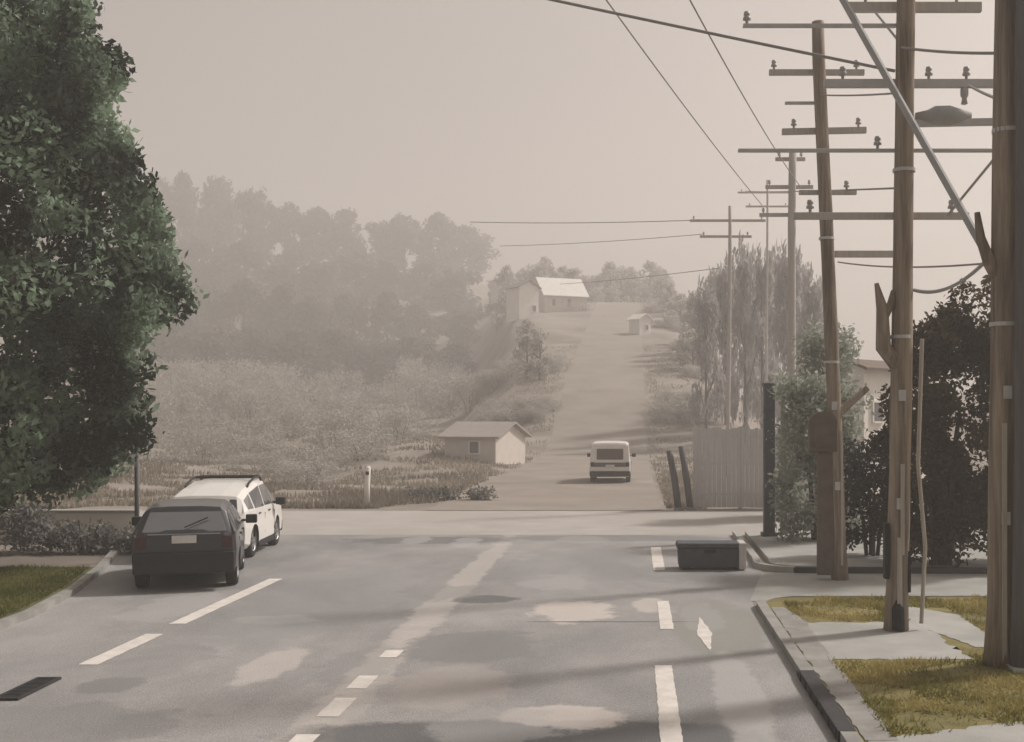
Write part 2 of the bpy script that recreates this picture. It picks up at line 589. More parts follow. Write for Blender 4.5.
# concrete slabs let into the right verge
struct(sheet('driveway', [(KX + .2, 15.2), (4.25, 15.2), (4.25, 17.9), (KX + .2, 17.9)], M['walk'], .106, .05))
struct(sheet('footpath', [(KX + .2, 10.2), (4.0, 10.6), (4.15, 12.25), (KX + .62, 11.6), (KX + .2, 11.5)], M['walk'], .106, .05))
struct(sheet('kerbside_strip', [(KX + .18, 11.4), (KX + .5, 11.4), (KX + .5, 15.1), (KX + .55, 18), (KX + .4, 19.3), (KX + .18, 19.3)], M['kerb'], .110, .02))
struct(sheet('footpath', [(4.55, 16.0), (4.95, 16.0), (5.0, 18.6), (4.3, 19.6), (4.05, 18.0)], M['walk'], .107, .02))

# grass blades (nobody could count them)
def blades(name, label, n, area, m, keep, z, hmin, hmax):
    x = rng.uniform(area[0], area[1], n)
    y = rng.uniform(area[2], area[3], n)
    k = np.array([keep(a, b) for a, b in zip(x, y)])
    x, y = x[k], y[k]
    n = len(x)
    h = rng.uniform(hmin, hmax, n) * (.6 + .5 * np.sin(x * 2.3 + 1.7 * np.sin(y * 1.9)) ** 2)
    a = rng.uniform(0, 2 * np.pi, n)
    w = rng.uniform(.006, .014, n)
    b0 = np.stack([x - w * np.cos(a), y - w * np.sin(a), np.full(n, z)], 1)
    b1 = np.stack([x + w * np.cos(a), y + w * np.sin(a), np.full(n, z)], 1)
    tp = np.stack([x + rng.normal(0, .04, n), y + rng.normal(0, .04, n), z + h], 1)
    o = link(name, quads_mesh(name, np.stack([b0, b1, tp], 1), m, 3))
    return tag(o, label, 'grass', kind='stuff')


def keep_right(x, y):
    if x < KX + .45 or (y > 19.9 and x < KX + 1.0):
        return False
    if math.sin(2.1 * x + 1.3 * math.sin(1.7 * y)) * math.sin(2.7 * y + .8 * math.sin(2.3 * x)) > .42 and random.random() < .85:
        return False
    if 15.1 < y < 18.0 and x < 4.3:
        return False
    if 15.9 < y < 19.3 and 4.1 < x < 5.0:
        return False
    if y < 11.55 + .34 * (x - 2.6) and x < 4.15:
        return False
    return True


def keep_left(x, y):
    e = np.interp(y, [p[1] for p in LE], [p[0] for p in LE])
    return x < e - .25


blades('grass', 'olive yellow grass on the verge around the wooden poles', 60000, (KX, 9, 10.5, 20.35), M['grass'], keep_right, .1, .03, .10)
blades('grass', 'dull green grass on the left verge below the grey hedge', 34000, (-14, -9, 16, 24.4), M['grass_green'], keep_left, .1, .03, .11)


# dry tufts over the open ground beyond the cross street
n = 95000
yy = 41 + 110 * rng.random(n) ** 1.5
xx = rng.uniform(-.56, .06, n) * yy
kk = np.array([not (-7.2 < a < 1.1) and (math.sin(a * .9 + 2 * math.sin(b * .35)) * math.sin(b * .6 + a * .2) > -.25) for a, b in zip(xx, yy)])
xx, yy = xx[kk], yy[kk]
zz = np.array([hgt(a, b) for a, b in zip(xx, yy)])
n = len(xx)
an = rng.uniform(0, 2 * np.pi, n)
wd_ = rng.uniform(.03, .07, n)
hh = rng.uniform(.08, .30, n)
tv = np.stack([np.stack([xx - wd_ * np.cos(an), yy - wd_ * np.sin(an), zz - .03], 1), np.stack([xx + wd_ * np.cos(an), yy + wd_ * np.sin(an), zz - .03], 1),
               np.stack([xx + rng.normal(0, .08, n), yy + rng.normal(0, .08, n), zz + hh], 1)], 1)
tag(link('dry_grass', quads_mesh('dry_grass', tv, M['drygrass'], 3)), 'pale dry grass tufts over the open ground beyond the cross street', 'grass', kind='stuff')


# ------------------------------------------------------------------ foliage
def limb_tree(b, base, top, r0, n=6, spread=1.6, rise=1.2):
    p0, p1 = Vector(base), Vector(top)
    pts = [p0.lerp(p1, t) + Vector((random.uniform(-.1, .1), random.uniform(-.1, .1), 0)) * (t > 0) for t in (0, .25, .5, .75, 1)]
    b.tube(pts, [r0 * 1.25, r0, r0 * .8, r0 * .6, r0 * .3], 9)
    for i in range(n):
        t = .3 + .65 * i / n
        s = p0.lerp(p1, t)
        a = i * 2.4
        e = s + Vector((math.cos(a) * spread, math.sin(a) * spread, rise))
        b.tube([s, s.lerp(e, .5) + Vector((0, 0, .15)), e], [r0 * .45 * (1.2 - t), r0 * .3 * (1.2 - t), r0 * .08], 6)


# big dark tree on the left: silhouette profile measured in metres at its own distance
TY = 24.5
prof = [(-60, 60), (0, 88), (40, 112), (85, 122), (110, 108), (150, 128), (190, 150), (235, 168), (275, 180), (295, 182), (320, 165), (350, 150), (400, 148), (440, 140), (470, 115), (490, 70), (505, 0), (512, -60)]
PZ = [wz(y, TY) for y, _ in prof]
PXR = [wx(x, TY) for _, x in prof]
random.seed(7)
blobs = []
for k in range(64):                # outermost clumps along the crown's right side
    z = wz(8 + k * 7.6, TY)
    r_ = random.uniform(.36, .6)
    blobs.append((float(np.interp(-z, [-q for q in PZ], PXR)) - r_ * random.uniform(.7, 1.25), TY + random.uniform(-.9, .9), z, r_))
zmin, zmax = wz(500, TY), 12.6
cx = -15.0
while len(blobs) < 520:
    z = random.uniform(zmin, zmax)
    xr = np.interp(-z, [-q for q in PZ], PXR)
    hw = xr - cx
    if hw < .6:
        continue
    r = random.uniform(.38, .85)
    a = random.uniform(0, 2 * math.pi)
    q = math.sqrt(random.random())
    q = .35 + .65 * q
    x = cx + (hw - r * .75) * q * math.cos(a)
    y = TY + (min(hw, 4.6) - r * .6) * .72 * q * math.sin(a)
    if x < -19.5:
        continue
    blobs.append((x, y, z, r))
pts = blob_points(blobs, 620)
big = thing('broadleaf_tree', 'tall dark green broadleaf tree overhanging the left verge, filling the left edge', 'tree', (cx, TY, .0))
cr = link('crown', quads_mesh('crown', leaves(pts - np.array([cx, TY, 0]), .095), M['leaf_dark']), big)
b = MB()
limb_tree(b, (0, 0, 0), (.3, .1, 9.5), .38, 12, 3.0, 1.4)
b.build('trunk', M['bark'], big, smooth=True)


# crown variants for the hazy wood, unit sized: half width 1 at z 0..2
def crown_variant(seed, n_blob, col=False, dens=1300):
    random.seed(seed)
    bl = []
    for i in range(n_blob):
        a = random.uniform(0, 2 * math.pi)
        t = random.random()
        z = .25 + 1.65 * t
        prof_w = math.sin(math.pi * min(1, (.12 + .88 * t) ** .8)) ** .6 if not col else (.95 - .75 * t * t)
        q = math.sqrt(random.random()) * prof_w * .82
        bl.append((q * math.cos(a), q * math.sin(a), z, random.uniform(.16, .3) * (.8 if col else 1)))
    return blob_points(bl, dens)


def tree_proto(name, m, seed, label, cat, group, col=False, n_blob=42, leaf=.075, trunk='bark'):
    root = thing(name, label, cat, (0, 0, 0), 0, group)
    p = crown_variant(seed, n_blob, col, 1000 if col else 1300)
    c = link('crown', quads_mesh('crown', leaves(p, leaf), m), root)
    b = MB()
    b.tube([(0, 0, -.05), (.02, 0, .4), (0, .02, 1.0), (.02, 0, 1.7)], [.07, .055, .035, .01], 8)
    for k in range(6):
        a = k * 1.9
        z = .35 + .17 * k
        b.tube([(0, 0, z), (.28 * math.cos(a), .28 * math.sin(a), z + .16), (.5 * math.cos(a), .5 * math.sin(a), z + .36)], [.03, .018, .005], 5)
    t = b.build('trunk', M[trunk], root)
    kids[root.name] = [c, t]
    return root


def place(proto, first, X, Y, z, w, h, label=None):
    o = proto if first else copy_tree(proto)
    o.location = (X, Y, z)
    o.scale = (w, w, h / 2)
    o.rotation_euler = (0, 0, random.uniform(0, 6.28))
    if label:
        o['label'] = label
    return o


WOOD = []
for (Y, top, lo_, hi_, wm) in ((372, [(120, 176), (200, 172), (250, 182), (300, 212), (420, 214), (465, 220), (500, 240)], 60, 492, 17), (318, [(120, 226), (300, 250), (400, 258), (500, 268)], 40, 488, 16),
                          (268, [(120, 268), (300, 290), (400, 300), (500, 305)], 60, 484, 14), (224, [(120, 306), (300, 330), (400, 340), (500, 345)], 90, 478, 13)):
    px = lo_
    while px < hi_ + 4:
        WOOD.append((px + random.uniform(-6, 6) * (px < hi_ - 12), Y + random.uniform(-9, 9), np.interp(px, [t[0] for t in top], [t[1] for t in top]) + random.uniform(-4, 9), wm * random.uniform(.9, 1.2) * F / Y))
        px += wm * .58 * F / Y
lab = 'one of the hazy grey-green trees massed in the wood beyond the parked cars'
grp = 'hazy trees of the wood beyond the parked cars'
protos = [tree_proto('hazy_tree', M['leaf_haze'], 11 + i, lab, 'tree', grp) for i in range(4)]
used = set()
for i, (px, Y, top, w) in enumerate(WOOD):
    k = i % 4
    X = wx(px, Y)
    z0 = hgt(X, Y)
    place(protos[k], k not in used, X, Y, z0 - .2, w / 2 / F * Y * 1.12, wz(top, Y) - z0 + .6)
    used.add(k)

# small brown-grey trees on the far hillside either side of the far road
lab = 'one of the small brownish trees dotted over the far hazy hillside'
grp = 'small trees on the far hillside'
hp = [tree_proto('hillside_tree', M['leaf_tan'], 31 + i, lab, 'tree', grp, n_blob=24, leaf=.07) for i in range(3)]
used = set()
HT = []
random.seed(23)
for Y in (128, 150, 172, 196, 222, 255, 290):
    for px in range(515, 705, 17):
        x = px + random.uniform(-9, 9)
        X = wx(x, Y)
        if -9.5 < X < 3.0 or random.random() < .18:
            continue
        HT.append((X, Y + random.uniform(-6, 6), random.uniform(1.8, 3.2), random.uniform(3.0, 6.5)))
HOUSES = []     # filled below, keeps trees off the houses
def house_clear(X, Y):
    for (hx, hy, r) in ((-17.5, 186, 6), (-12.3, 186, 7), (-21.5, 196, 4), (2, 160, 4)):
        if abs(X - hx) < r and hy - 40 < Y < hy + 12:
            return False
    return True


for Y in (232, 250, 268, 290, 315, 345):
    for px in range(500, 720, 15):
        x = px + random.uniform(-6, 6)
        if Y < 240 and 575 < x < 650:
            continue
        HT.append((wx(x, Y), Y + random.uniform(-5, 5), random.uniform(2.6, 4.2), random.uniform(5, 9.5)))
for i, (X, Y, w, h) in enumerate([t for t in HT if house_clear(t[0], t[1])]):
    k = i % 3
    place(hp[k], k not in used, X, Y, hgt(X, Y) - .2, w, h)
    used.add(k)

# pale columnar trees behind the plank fence on the right
lab = ['pale grey columnar tree behind the plank fence, leftmost of the columnar row', 'pale grey columnar tree behind the fence, left of the hazy pole with two crossarms',
       'tallest pale columnar tree, right of the hazy pole with two crossarms', 'pale grey columnar tree just left of the dark square post', 'pale grey columnar tree just right of the dark square post',
       'shorter pale columnar tree between the square post and the slim pole']
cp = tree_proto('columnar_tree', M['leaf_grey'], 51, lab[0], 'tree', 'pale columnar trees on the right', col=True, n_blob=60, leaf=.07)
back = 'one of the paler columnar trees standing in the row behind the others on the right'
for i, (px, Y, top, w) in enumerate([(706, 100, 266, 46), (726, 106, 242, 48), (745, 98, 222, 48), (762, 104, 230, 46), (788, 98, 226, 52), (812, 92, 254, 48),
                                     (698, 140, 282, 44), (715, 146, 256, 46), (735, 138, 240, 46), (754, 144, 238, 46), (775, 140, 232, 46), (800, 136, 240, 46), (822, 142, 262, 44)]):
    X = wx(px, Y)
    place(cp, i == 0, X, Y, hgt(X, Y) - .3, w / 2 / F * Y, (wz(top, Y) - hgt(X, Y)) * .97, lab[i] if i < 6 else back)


def shrub(name, label, cat, loc, blobs, m, n_per, leaf, trunk_h=1.0, r=.09, squash=.95, stems=4, group=None):
    o = thing(name, label, cat, loc, 0, group)
    link('foliage', quads_mesh('foliage', leaves(blob_points(blobs, n_per, squash), leaf), m), o)
    b = MB()
    for k in range(stems):
        a = 2 * math.pi * k / stems
        b.tube([(.12 * math.cos(a), .12 * math.sin(a), 0), (.2 * math.cos(a), .2 * math.sin(a), trunk_h * .5), (.4 * math.cos(a), .3 * math.sin(a), trunk_h)], [r, r * .8, r * .3], 7)
    b.build('stem', M['bark'], o)
    return o


random.seed(5)
# tall dark olive bush on the right, top rising towards the right
bl = []
for i in range(150):
    u, v = random.random(), random.random()
    x = -1.0 + 3.0 * u
    top = 4.6 + 1.3 * min(1, max(0, (x + .9) / 1.7)) - max(0, x - 1.4) * .5
    edge_in = .25 if x > -.6 else .1
    z = .25 + v * (top - .45)
    if x < -.55 and z > 4.2:
        continue
    r = random.uniform(.28, .48)
    bl.append((x + .12 * math.sin(z * 2), random.uniform(-.6, 1.0), z, r))
shrub('tall_bush', 'tall dark olive bush between the middle pole and the right-hand poles', 'bush', (wx(945, 24.6), 24.9, .11), bl, M['leaf_olive'], 1500, .07, 3.4, .1)
# slate bush
bl = [(random.uniform(-.62, .5), random.uniform(-.4, .5), random.uniform(.25, 2.35), random.uniform(.2, .34)) for _ in range(60)]
shrub('slate_bush', 'dark blue-grey bush below the white house, left of the middle pole', 'bush', (wx(872, 26.4), 26.4, .11), bl, M['leaf_slate'], 700, .07, 1.6, .05)
# sage hedge-tree mass between slim pole and post
bl = [(random.uniform(-.95, 1.0), random.uniform(-.7, .8), random.uniform(.2, 4.0) , random.uniform(.3, .5)) for _ in range(105)]
shrub('sage_bush', 'grey-green bush behind the slim leaning pole', 'bush', (wx(820, 29.6), 29.8, .11), bl, M['leaf_sage'], 600, .075, 2.6, .07)
bl = [(random.uniform(-.75, .3), random.uniform(-.9, .9), 1.4 + random.uniform(.0, 4.3), random.uniform(.4, .7)) for _ in range(85)]
shrub('sage_tree', 'darker grey-green small tree left of the white house', 'tree', (wx(834, 38), 38, 0), bl, M['leaf_sage'], 380, .10, 3.2, .12)
# grey hedge on the left behind the dark car
bl = []
for i in range(170):
    x = random.uniform(-4.2, 2.6)
    top = 1.05 if x < -.9 else .50
    bl.append((x, random.uniform(-.45, .45), random.uniform(.12, top), random.uniform(.2, .32)))
shrub('low_hedge', 'low grey hedge under the big tree, left of the dark car', 'hedge', (wx(70, 27.6) + .2, 27.9, 0), bl, M['leaf_hedge'], 560, .065, .8, .03)
# low hedge at the far corner, dark strip beyond the cross street
bl = [(random.uniform(-1.6, 1.6), random.uniform(-.3, .3), random.uniform(.1, .4), random.uniform(.15, .28)) for _ in range(60)]
shrub('clipped_hedge', 'clipped grey strip of hedge by the far road, left of the white van', 'hedge', (wx(448, 45), 45, 0), bl, M['leaf_hedge'], 500, .07, .4, .02)
# brown scrub at the foot of the wood
lab = 'one of the brown scrub bushes massed along the foot of the wood'
sc0 = None
random.seed(61)
SCRUB = []
for (Y, top, h0, w0) in ((190, 335, 8, 9), (160, 360, 6.5, 8), (135, 385, 5, 7), (112, 410, 3.8, 6), (92, 436, 2.8, 5), (76, 455, 2.2, 4.5), (63, 470, 1.5, 4)):
    for px in range(140, 500, int(w0 * .8 / Y * F)):
        x = px + random.uniform(-14, 14)
        if x < (474 if Y > 100 else 430) and random.random() < .8:
            SCRUB.append((x, Y + random.uniform(-9, 9), w0 * random.uniform(.85, 1.2), h0 * random.uniform(.8, 1.15)))
for i, (px, Y, w, h) in enumerate(SCRUB):
    if sc0 is None:
        bl = [(random.uniform(-.8, .8), random.uniform(-.6, .6), random.uniform(.1, .85), random.uniform(.16, .32)) for _ in range(46)]
        sc0 = shrub('scrub_bush', lab, 'bush', (0, 0, 0), bl, M['leaf_tan'], 1250, .034, .6, .012, group='brown scrub bushes below the wood')
        kids[sc0.name] = list(sc0.children)
        o = sc0
    else:
        o = copy_tree(sc0)
    X = wx(px, Y)
    o.location = (X, Y, hgt(X, Y) - .1)
    o.scale = (w / 2, w / 2, h)
    o.rotation_euler = (0, 0, random.uniform(0, 6))
for i in range(190):
    Y = random.choice((108, 128, 150, 172, 198)) + random.uniform(-2.5, 2.5)
    px = random.choice((random.uniform(485, 582), random.uniform(645, 700)))
    X = wx(px, Y)
    if -8.5 < X < 2.6 or not house_clear(X, Y):
        continue
    o = copy_tree(sc0)
    o.location = (X, Y, hgt(X, Y) - .1)
    w = random.uniform(2.2, 5)
    o.scale = (w / 2, w / 2, random.uniform(1.0, 2.2))
    o.rotation_euler = (0, 0, random.uniform(0, 6))
    o['label'] = 'one of the low brown bushes beside the far road on the hillside'
    o['group'] = 'low brown bushes on the far hillside'


# ------------------------------------------------------------------ houses
def house(name, label, loc, w, d, h, rise, wall, roof, windows=(), ridge='x', rz=0.0, chimney=None, over=.35):
    o = thing(name, label, 'house', loc, rz)
    b = MB()
    if ridge == 'y':      # gable faces the viewer
        sec = [(-w / 2, 0), (w / 2, 0), (w / 2, h), (0, h + rise), (-w / 2, h)]
        vs = [(x, 0, z) for x, z in sec] + [(x, d, z) for x, z in sec]
        b.add(vs, [(4, 3, 2, 1, 0), (5, 6, 7, 8, 9)] + [(i, (i + 1) % 5, 5 + (i + 1) % 5, 5 + i) for i in range(5)])
    else:
        sec = [(0, 0), (d, 0), (d, h), (d / 2, h + rise), (0, h)]
        vs = [(-w / 2, y, z) for y, z in sec] + [(w / 2, y, z) for y, z in sec]
        b.add(vs, [(4, 3, 2, 1, 0), (5, 6, 7, 8, 9)] + [(i, (i + 1) % 5, 5 + (i + 1) % 5, 5 + i) for i in range(5)])
    b.v = [(x, y, z - .6 if z == 0 else z) for x, y, z in b.v]
    b.build('wall', M[wall], o)
    t = .12
    b = MB()
    if ridge == 'y':
        k = over * rise / (w / 2)
        for s in (-1, 1):
            e0, e1 = (0, h + rise + .01), (s * (w / 2 + over), h - k + .01)
            b.add([(e0[0], -over, e0[1]), (e1[0], -over, e1[1]), (e1[0], d + over, e1[1]), (e0[0], d + over, e0[1]),
                   (e0[0], -over, e0[1] + t), (e1[0], -over, e1[1] + t), (e1[0], d + over, e1[1] + t), (e0[0], d + over, e0[1] + t)],
                  [(0, 3, 2, 1), (4, 5, 6, 7), (0, 1, 5, 4), (1, 2, 6, 5), (2, 3, 7, 6)])
    else:
        k = over * rise / (d / 2)
        for s in (-1, 1):
            e0, e1 = (d / 2, h + rise + .01), (d / 2 + s * (d / 2 + over), h - k + .01)
            x0, x1 = -w / 2 - over, w / 2 + over
            b.add([(x0, e0[0], e0[1]), (x0, e1[0], e1[1]), (x1, e1[0], e1[1]), (x1, e0[0], e0[1]),
                   (x0, e0[0], e0[1] + t), (x0, e1[0], e1[1] + t), (x1, e1[0], e1[1] + t), (x1, e0[0], e0[1] + t)],
                  [(0, 3, 2, 1), (4, 5, 6, 7), (0, 1, 5, 4), (1, 2, 6, 5), (2, 3, 7, 6)])
    rf = b.build('roof', M[roof], o)
    if chimney:
        x, y = chimney
        MB().box(x - .4, x + .4, y - .3, y + .3, h + rise * .3, h + rise + .8).build('chimney', M['brownmetal'], rf)
    for (x, z, ww, hh) in windows:
        g = MB().box(x - ww / 2, x + ww / 2, -.05, .02, z, z + hh).build('window', M['winglass'], o)
        f = MB()
        f.box(x - ww / 2 - .08, x - ww / 2 - .002, -.09, .02, z - .08, z + hh + .08)
        f.box(x + ww / 2 + .002, x + ww / 2 + .08, -.09, .02, z - .08, z + hh + .08)
        f.box(x - ww / 2, x + ww / 2, -.09, .02, z + hh + .003, z + hh + .08)
        f.box(x - ww / 2, x + ww / 2, -.11, .02, z - .08, z - .003)
        f.build('frame', M['white'], g)
    return o


# white house right, behind the bushes
Y = 50
hx = wx(868, Y)
house('white_house', 'white house with a small window, seen between the slim and middle poles', (hx + 1.2, Y, 0), 5.2, 1.3, 5.1, .25, 'white', 'rooftile',
      [(-1.6, 2.95, .7, .75), (.6, 2.9, .9, 1.1), (-.3, .9, 1.0, 1.2)], 'x', R(48), None)


def hz(X, Y):
    return hgt(X, Y)


# hillside houses
X, Y = wx(529, 184), 184
house('gabled_house', 'white gabled house on the hillside, just right of the wood', (X, Y, hgt(X, Y) - .1), 3.4, 4.2, 4.6, .9, 'white', 'roofgrey', [(.9, .9, .6, .9)], 'y', R(34))
X, Y = wx(566, 200), 200
house('white_roofed_house', 'long house with a bright white roof on the hillside', (X, Y, hgt(X, Y) + .3), 7.6, 6.5, 2.4, 3.0, 'cream', 'roofwhite', [(-2.2, .5, .6, 1.2), (.6, .5, .7, 1.3)], 'x', R(26))
X, Y = wx(508, 232), 232
house('small_white_house', 'smallest white house, highest on the hillside at the edge of the wood', (X, Y, hgt(X, Y) + 2.4), 3.0, 4, 4.0, .8, 'white', 'roofwhite', [], 'y', R(36))
X, Y = wx(645, 164), 164
house('white_shed', 'little white shed on the hillside above the white van', (X, Y, hgt(X, Y) + .15), 2.0, 2.2, 2.0, .6, 'white', 'roofwhite', [(.3, .5, .5, .6)], 'y', R(40))
# low house beside the far road
X, Y = wx(470, 74), 74
house('low_house', 'low pale house with grey roof beside the far road, below the wood', (X, Y, hz(X, Y) - .1), 3.4, 5, 1.5, .8, 'cream', 'roofpale', [(.3, .5, .6, .7)], 'x', R(-16))
# white wall behind the hedge on the left
o = thing('low_wall', 'low whitewashed wall showing above the grey hedge on the left', 'wall', (wx(95, 30), 30, 0))
MB().box(-2.6, 1.0, 0, .22, 0, .74).build('masonry', M['white'], o)
MB().box(-2.66, 1.06, -.05, .27, .743, .82).build('coping', M['walk'], o)

# plank fence on the right beyond the cross street
o = thing('plank_fence', 'grey plank fence at the right corner beyond the cross street', 'fence', (0, 0, 0))
b = MB()
x = 1.98
while x < 6.4:
    w = random.uniform(.13, .17)
    b.box(x, x + w, 40.9 + random.uniform(-.01, .01), 40.94, .05, 2.75 + random.uniform(-.06, .06))
    x += w + .012
b.build('boards', M['wood_silver'], o)
b = MB()
for z in (.45, 1.5, 2.4):
    b.box(1.98, 6.4, 40.96, 41.03, z, z + .09)
b.build('rail', M['wood_pale'], o)
for px in (2.1, 3.6, 5.1, 6.3):
    MB().box(px - .06, px + .06, 41.035, 41.15, 0, 2.8).build('post', M['wood_pale'], o)

# two leaning posts by the far corner
for px, lab, hgt_ in ((671, 'leaning dark wooden post beyond the cross street, left of a pair', 2.0), (683, 'leaning dark wooden post beyond the cross street, right of a pair', 2.15)):
    Y = 40.3
    X = wx(px + 8, Y)
    o = thing('leaning_post', lab, 'post', (X, Y, 0), 0, 'pair of leaning posts')
    b = MB()
    b.tube([(0, 0, -.1), (-.14, 0, 1.0), (-.33, .02, hgt_)], [.12, .115, .10], 10, jitter=.12)
    b.build('timber', M['slate_paint'], o, smooth=True)
    MB().box(-.16, .16, -.14, .14, -.1, .1).build('footing', M['kerb'], o, bevel=.02)

# white marker post, left of the far road
X, Y = gp(367, 507)
o = thing('marker_post', 'slim white marker post beyond the cross street', 'post', (X, Y, 0))
b = MB()
b.tube([(0, 0, 0), (.0, 0, .7), (.035, 0, 1.36), (.04, 0, 1.42)], [.10, .098, .095, .06], 12)
b.build('shaft', M['white'], o, smooth=True)
MB().box(-.03, .09, -.102, -.09, 1.12, 1.24).build('reflector', M['lamp'], o)

# thin grey sign post between tree and car
X, Y = wx(137, 25.6), 26.2
o = thing('thin_post', 'thin grey metal post behind the dark car, under the big tree', 'post', (X - .25, Y, 0))
MB().tube([(0, 0, 0), (0, 0, 2.45)], .05, 10).build('pole', M['slate_paint'], o, smooth=True)
MB().box(-.09, .09, -.09, .09, 0, .1).build('base_plate', M['steel'], o, bevel=.01)
MB().lathe_z([(.052, 0), (.055, .03), (.03, .05), (0, .055)], 10, (0, 0, 2.45)).build('cap', M['steel'], o)

# dark square post right
X, Y = wx(769, 30.7), 30.7
o = thing('square_post', 'dark blue-grey square post standing at the pavement corner', 'post', (X, Y, .0))
MB().box(-.14, .14, -.14, .14, 0, 3.95).build('shaft', M['steel_blue'], o, bevel=.015)
MB().box(-.2, .2, -.2, .2, .11, .2).build('base_plate', M['steel_blue'], o, bevel=.01)
MB().box(-.16, .16, -.16, .16, 3.953, 4.02).build('cap', M['steel_blue'], o, bevel=.01)
o = thing('pale_post', 'pale grey round post just right of the dark square post', 'post', (X + .42, Y + .3, .0))
MB().tube([(0, 0, 0), (0, 0, 2.2), (0, 0, 4.1)], [.10, .095, .085], 12).build('shaft', M['walk'], o, smooth=True)
MB().lathe_z([(.087, 0), (.10, .02), (.10, .06), (0, .10)], 12, (0, 0, 4.1)).build('cap', M['steel'], o)

# low dark bin with an end painted pale as if sunlit at the mouth of the side lane
X0, X1, Y = wx(679, 24.7), wx(741, 24.7), 24.7
o = thing('grit_bin', 'low dark grey bin with a right end painted pale as if sunlit at the mouth of the side lane', 'bin', ((X0 + X1) / 2, Y, 0))
w = (X1 - X0) / 2
MB().box(-w, w - .05, 0, .62, .06, .46, taper=-.02).build('body', M['bin'], o, bevel=.02)
MB().box(-w - .06, w + .0, -.05, .67, .47, .56, taper=.03).build('lid', M['bin'], o, bevel=.02)
MB().box(w - .045, w + .10, -.08, .64, .03, .57).build('lit_end_panel', M['binend'], o, bevel=.02)
for s in (-1, 1):
    MB().box(s * w * .75 - .08, s * w * .75 + .08, .04, .58, 0, .058).build('foot', M['black'], o)
MB().box(-.12, .12, -.03, -.001, .36, .42).build('handle', M['black'], o)

# drain grate, and a dark strip painting in the shaded kerb face
X, Y = gp(28, 690)
o = thing('drain_grate', 'dark iron drain grate at the left edge of the road', 'drain', (X, Y, .004), R(2))
o.scale = (.6, 1, 1)
b = MB()
b.box(-.24, .24, -.55, -.5, 0, .03); b.box(-.24, .24, .5, .55, 0, .03); b.box(-.24, -.19, -.497, .497, 0, .03); b.box(.19, .24, -.497, .497, 0, .03)
b.build('frame', M['iron'], o)
b = MB()
for k in range(14):
    y = -.47 + k * .07
    b.box(-.188, .188, y, y + .04, .0, .024)
b.build('bars', M['iron'], o)
MB().box(-.188, .188, -.497, .497, .0005, .004).build('pit', M['black'], o)
o = thing('kerb_shade_strip', 'black slotted strip added as shade on the face of the right kerb', 'drain', (KX, 13.2, 0))  # added strip, black where the kerb face lies in shade
b = MB()
b.box(-.02, .165, -1.5, 1.3, .004, .12)
b.build('shade_block', M['iron'], o, bevel=.01)  # solid dark block, the shade is in its colour
b = MB()
for k in range(7):
    b.box(-.03, -.021, -1.4 + k * .42, -1.1 + k * .42, .03, .095)
b.build('shade_slots', M['black'], o)


# ------------------------------------------------------------------ utility poles
def pole(name, label, base, top, r0, r1, group='wooden poles on the right'):
    o = thing(name, label, 'pole', base, 0, group)
    B, T = Vector(base), Vector(top)
    n = 14
    pts = []
    rad = []
    for i in range(n + 1):
        t = i / n
        p = (T - B) * t + Vector((.018 * math.sin(5 * t + r0 * 40), .018 * math.cos(4 * t), 0)) * (0 < i < n)
        pts.append(p)
        rad.append((r0 + (r1 - r0) * t) * random.uniform(.96, 1.04) * (1.12 if i == 0 else 1))
    b = MB()
    b.tube(pts, rad, 16, jitter=.03)
    b.build('shaft', M['wood'], o, smooth=True)
    return o


def on(o, base, top, z):      # point on pole axis at height z (local)
    t = (z - base[2]) / (top[2] - base[2])
    d = Vector(top) - Vector(base)
    return d * t


def crossarm(o, c, x0, x1, th, ins=(), m='wood_dark', dy=.16, tilt=0.0, brace=False):
    """wooden arm in front of or behind the pole, insulators stand on it; c = local point on the axis"""
    b = MB()
    z = c.z
    b.box(x0, x1, c.y + dy - .05, c.y + dy + .05, z - th / 2, z + th / 2, Matrix.Translation(Vector((0, 0, 0))) @ Matrix.Shear('XZ', 4, (0, 0)) if False else None)
    if tilt:
        b.v = [(x, y, zz + tilt * (x - c.x)) for x, y, zz in b.v]
    a = b.build('crossarm', M[m], o, bevel=.012)
    for x in ins:
        MB().lathe_z([(.0, 0), (.022, 0), (.022, .05), (.06, .06), (.055, .10), (.035, .11), (.05, .13), (.04, .18), (0, .19)], 10,
                     (x, c.y + dy, z + th / 2 + tilt * (x - c.x) + .002)).build('insulator', M['ceramic'], a, smooth=True)
    if brace:
        q = MB()
        for s in (-1, 1):
            q.tube([(c.x + s * .1, c.y + dy - .08, z - .55), (c.x + s * .55, c.y + dy - .06, z - th / 2)], .018, 6)
        q.build('brace', M['steel'], a)
    return a


# --- near right wooden pole
B1, Y1 = (wx(1000, 14.9), 14.9, .1), 14.9
T1 = (wx(1011, 14.9), 14.9, 10.6)
p1 = pole('utility_pole', 'nearest thick brown wooden pole at the right edge', B1, T1, .185, .145)
MB().box(-.028, .028, -.20, -.172, .0, 3.0).build('bare_strip', M['bare'], p1)
b = MB()
z = wz(255, 14.9)
b.tube([(.02, 0, z - .45), (-.14, -.05, z - .2), (-.26, -.06, z + .1), (-.30, -.06, z + .42)], [.10, .085, .06, .035], 9, jitter=.15)
b.build('limb_stub', M['wood'], p1, smooth=True)
# --- dark grey pole beside it
B0 = (wx(1021, 14.6) + .04, 14.6, .1)
T0 = (wx(1026, 14.6) + .04, 14.6, 10.4)
p0 = pole('grey_pole', 'dark grey pole standing against the nearest wooden pole', B0, T0, .15, .15)
for ch in p0.children:
    ch.data.materials[0] = M['slate_paint']
MB().box(-.2, .2, -.2, .2, 0, .05).build('base_plate', M['steel'], p0)
